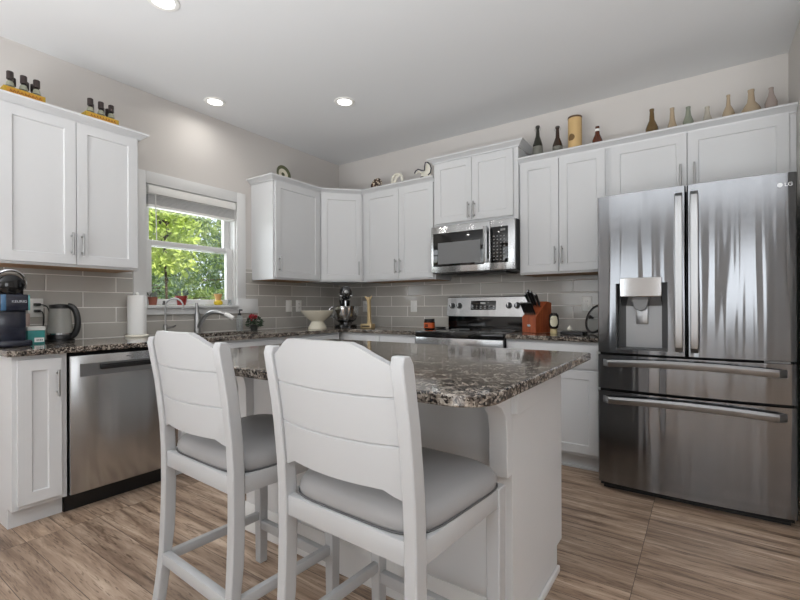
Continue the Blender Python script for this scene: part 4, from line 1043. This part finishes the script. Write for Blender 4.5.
pm = mat('green_rim_plate', rgb(220, 214, 190), .3)
nt, lk, p_ = nodes(pm)
tc = nt.new('ShaderNodeTexCoord'); sx = nt.new('ShaderNodeSeparateXYZ'); cx_ = nt.new('ShaderNodeCombineXYZ'); ln_ = add(nt, 'ShaderNodeVectorMath', operation='LENGTH')
lk.new(tc.outputs['Object'], sx.inputs[0]); lk.new(sx.outputs[0], cx_.inputs[0]); lk.new(sx.outputs[2], cx_.inputs[1]); lk.new(cx_.outputs[0], ln_.inputs[0])
rp = ramp(nt, [(0, rgb(84, 88, 60)), (.2, rgb(100, 96, 62)), (.22, rgb(222, 216, 196)), (.60, rgb(222, 216, 196)), (.63, rgb(86, 90, 60)), (.97, rgb(100, 102, 70))])
rp.color_ramp.interpolation = 'CONSTANT'
ml = add(nt, 'ShaderNodeMath', operation='MULTIPLY'); ml.inputs[1].default_value = 1/.085
lk.new(ln_.outputs['Value'], ml.inputs[0]); lk.new(ml.outputs[0], rp.inputs[0]); lk.new(rp.outputs[0], p_.inputs['Base Color'])
def standing_plate(label, loc, rz, r, m, name='display_plate'):
    mb = MB(); mb.lathe([(0, .004), (r*.5, .004), (r*.6, .006), (r, .016), (r, .013), (r*.6, 0), (0, -.002)], (0, 0, 0), 32, mat3=Matrix.Rotation(PI/2, 3, 'X'))
    o = mb.build(name, m, None, angle=60); tag(o, label, 'plate'); o.location = (loc[0], loc[1], TZ + r*math.cos(.15) + .002); o.rotation_euler = (-.15, 0, rz)
    return o
standing_plate('round plate with olive green rim standing on the single-door wall cabinet', (.21, -.995), L90, .083, pm)
dm = mat('brown_floral_plate', rgb(60, 42, 32), .3); nt, lk, p_ = nodes(dm); mp = mapping(nt, lk)
v_ = nt.new('ShaderNodeTexVoronoi'); v_.inputs['Scale'].default_value = 38; rp = ramp(nt, [(.30, rgb(206, 196, 178)), (.42, rgb(96, 66, 48)), (.55, rgb(48, 34, 28))])
lk.new(mp.outputs[0], v_.inputs['Vector']); lk.new(v_.outputs['Distance'], rp.inputs[0]); lk.new(rp.outputs[0], p_.inputs['Base Color'])
standing_plate('dark brown plate with pale flowers standing on the cabinet near the corner', (.728, -.22), 0, .071, dm)
wo = thing('wreath_ornament', 'white ring-shaped ornament standing on the cabinet between dark plate and outlined bird', 'ornament', (.975, -.22, TZ))
mb = MB(); mb.tube([(.062*math.cos(2*PI*i/30), .0, .082 + .062*math.sin(2*PI*i/30)) for i in range(30)], [.014 + .002*math.sin(i*1.7) for i in range(30)], 10, closed=True); mb.build('ring', M['ceramic'], wo)
mb = MB(); mb.tube([(-.045, -.004, .045), (-.02, -.006, .08), (.0, -.006, .115), (.03, -.004, .125)], [.010, .013, .012, .006], 8); mb.build('inner_sprig', M['ceramic'], wo)
bo_ = thing('bird_ornament', 'white outlined bird-like ornament with raised wing beside the taller cabinet', 'ornament', (1.30, -.24, TZ))
mb = MB(); mb.ball((.02, 0, .07), .055, .016, .045); mb.ball((.045, 0, .12), .035, .010, .06); mb.tube([(-.02, 0, .09), (-.06, 0, .118), (-.10, 0, .10)], [.022, .018, .006], 8, flat=.6); mb.box(-.03, .06, -.02, .02, .0006, .04, bev=.008); mb.build('bird', M['ceramic'], bo_)
mb = MB(); dk = [(-.105, -.006, .105), (-.09, -.01, .125), (-.06, -.012, .135), (-.02, -.014, .118), (.012, -.014, .112), (.012, -.014, .15), (.02, -.012, .185), (.045, -.012, .18), (.07, -.012, .155), (.082, -.012, .12), (.075, -.014, .08), (.05, -.016, .06)]
mb.tube(dk, .0055, 8); mb.tube([(-.045, -.016, .04), (-.02, -.018, .052), (.0, -.018, .05)], .008, 8); mb.build('dark_outline', mat('ink_blue', rgb(44, 42, 56), .4), bo_)

def bottle(label, x, y, h, r, m, cap=None, neck=None, lab=None, nr=.012, sh=.5, name='glass_bottle'):
    b = thing(name, label, 'bottle', (x, y, TZ))
    mb = MB(); mb.lathe([(r*.95, 0), (r, .006), (r, h*sh), (r*.8, h*(sh + .1)), (nr*1.35, h*(sh + .25)), (nr, h*.9), (nr*1.15, h*.93), (nr*1.15, h*.98), (nr*.8, h*.985)], (0, 0, 0), 22); gl_ = mb.build('glass', m, b)
    if cap == 'swing':
        mb = MB(); mb.lathe([(nr*1.25, h*.945), (nr*1.5, h*.96), (nr*1.3, h), (0, h + .004)], (0, 0, 0), 16); mb.build('stopper', M['grey'] if False else mat('stopper', rgb(70, 66, 62), .4), b)
        mb = MB(); mb.tube([(-nr*1.3, 0, h*.97), (-nr*1.9, 0, h*.91), (-nr*1.5, 0, h*.86)], .0022, 6); mb.tube([(nr*1.3, 0, h*.97), (nr*1.9, 0, h*.91), (nr*1.5, 0, h*.86)], .0022, 6); mb.build('wire_bail', M['nickel'], b)
    if neck:
        mb = MB(); mb.lathe([(nr*1.32, h*.78), (nr*1.12, h*.88)], (0, 0, 0), 18, caps=False); mb.build('neck_label', neck, b)
    if lab:
        mb = MB(); mb.lathe([(r*1.01, h*.18), (r*1.01, h*(sh - .04))], (0, 0, 0), 22, caps=False); mb.build('label', lab, b)
    return b
brown = mat('brown_glass', rgb(52, 34, 22), .08, spec=.7); dgreen = mat('dark_olive_glass', rgb(38, 38, 28), .08, spec=.7); amber = mat('amber_glass', rgb(86, 44, 26), .08, spec=.7)
olive = mat('olive_brown_glass', rgb(98, 76, 40), .1, spec=.7)
lab_m = mat('grey_label', rgb(112, 112, 104), .6)
bottle('dark swing-top bottle closest to the raised microwave cabinet', 2.353, -.21, .292, .038, dgreen, 'swing', lab=lab_m, sh=.46)
bottle('dark brown swing-top bottle between the first dark bottle and the tan tube', 2.508, -.21, .252, .038, brown, 'swing', lab=lab_m, sh=.40)
tu = thing('gift_tube', 'tall tan cardboard bottle tube with brown rim on the cabinets', 'tube', (2.637, -.205, TZ))
tanm = mat('tan_print_card', rgb(200, 168, 116), .55)
mb = MB(); mb.lathe([(.050, 0), (.050, .285), (.047, .285)], (0, 0, 0), 28); tc_ = mb.build('tube', tanm, tu)
mb = MB(); mb.lathe([(.0515, .279), (.0525, .284), (.0515, .293), (.046, .293), (.045, .286)], (0, 0, 0), 28, caps=False); mb.build('rim', mat('rim_brown', rgb(96, 72, 52), .4), tu)
mb = MB(); rings = []
for z in (.105, .112, .125, .14, .15, .156):
    hw = {.105: .25, .112: .45, .125: .55, .14: .5, .15: .32, .156: .1}[z]
    rings.append([(.0505*math.sin(-.35 + hw*u), -.0505*math.cos(-.35 + hw*u), z) for u in (-1, -.5, 0, .5, 1)])
mb.loops(rings, closed_ring=False, caps=False); mb.build('printed_picture', mat('print_brown', rgb(110, 84, 48), .6), tc_)
bottle('small amber bottle with white neck label on the cabinets above the fridge edge', 2.797, -.205, .188, .036, amber, neck=M['paper'], sh=.42, nr=.013)
bottle('olive brown bottle standing first in the row above the fridge', 3.152, -.205, .226, .040, olive, sh=.38, nr=.013)
tan1 = glassy('tan_glass', rgb(196, 178, 152), .7); green1 = glassy('grey_green_glass', rgb(160, 166, 150), .7); clear1 = glassy('pale_glass', rgb(205, 200, 188), .55); pink1 = glassy('rose_grey_glass', rgb(186, 172, 164), .7)
bottle('slim beige glass bottle right next to the olive brown bottle', 3.273, -.205, .202, .029, tan1, sh=.34, nr=.012)
bottle('grey-green glass bottle between the slim beige and the pale clear ones', 3.365, -.205, .186, .031, green1, sh=.44, nr=.012)
bottle('short pale clear bottle, lowest in the row above the fridge', 3.470, -.205, .158, .028, clear1, sh=.42, nr=.012)
bottle('tan cone-shouldered glass bottle after the short pale clear one', 3.582, -.205, .206, .033, tan1, sh=.40, nr=.009)
bottle('broad tan decanter-like bottle, widest in the row above the fridge', 3.697, -.205, .206, .050, tan1, sh=.36, nr=.015)
bottle('rose-grey bottle at the end of the row against the wall', 3.794, -.205, .192, .031, pink1, sh=.50, nr=.011)

# ------------------------------------------------------------------ outside the kitchen window
mb = MB(); mb.box(-40, -.3, -25, 30, -.5, -.35); struct(mb.build('ground', mat('lawn_green', rgb(120, 140, 84), .9), smooth=False), 'green lawn outside')
def tree(label, x, y, h, r, m, n, ln, wd, z0=.6, conic=False):
    t = thing('garden_tree', label, 'tree', (x, y, -.35), 0, 'trees outside the kitchen window')
    mb = MB(); mb.tube([(x, y, -.36), (x + .03, y + .02, h*.4), (x, y, h*.85)], [.1*min(1, r), .07*min(1, r), .02], 9)
    for i in range(14):
        a = random.uniform(0, 2*PI); zz = random.uniform(z0, h*.85); rr = r*random.uniform(.5, .9)
        mb.tube([(x, y, zz), (x + rr*.5*math.cos(a), y + rr*.5*math.sin(a), zz + .18), (x + rr*math.cos(a), y + rr*math.sin(a), zz + .22)], [.04, .025, .01], 5)
    mb.build('trunk', M['bark'], t, world=True)
    mb = MB()
    for _ in range(n):
        a = random.uniform(0, 2*PI); zz = random.uniform(z0 - .3, h)
        rad = r*(1 - .85*(zz/h)**1.6 if conic else math.sqrt(max(.05, 1 - ((zz - h*.5)/(h*.55))**2)))
        q = rad*math.sqrt(random.uniform(.05, 1))
        leaf_cloud(mb, (x + q*math.cos(a), y + q*math.sin(a), zz), .32, .32, .14, 34, ln, wd, .1)
    mb.build('foliage', m, t, world=True, smooth=False)
pine = leafy('pine_needles', rgb(84, 108, 88), rgb(146, 164, 136)); decid = leafy('spring_leaves', rgb(128, 150, 88), rgb(184, 200, 130)); lime = leafy('lime_leaves', rgb(178, 198, 92), rgb(214, 224, 136))
tree('grey-green pine right outside the window at the paper towel side', -5.2, .0, 5.5, 1.0, pine, 150, .15, .03)
tree('grey-green pine right outside the window at the wall cabinet side', -5.2, 2.75, 6.0, 1.15, pine, 170, .15, .03)
tree('lime yellow-green sapling catching the sun high in the upper sash', -3.0, -.46, 2.75, .24, lime, 40, .11, .06, z0=2.0)
tree('pale green leafy tree standing in the gap between the two pines', -8.6, 2.4, 4.2, 1.45, decid, 170, .15, .08, z0=.2)
tree('bluish pine farther back behind the lower sash', -8.8, 5.6, 5.5, 1.3, pine, 130, .18, .05, z0=.2)
tree('broad pale green tree standing far behind the pines', -13.5, 5.2, 5.0, 2.6, decid, 170, .28, .13, z0=.1)
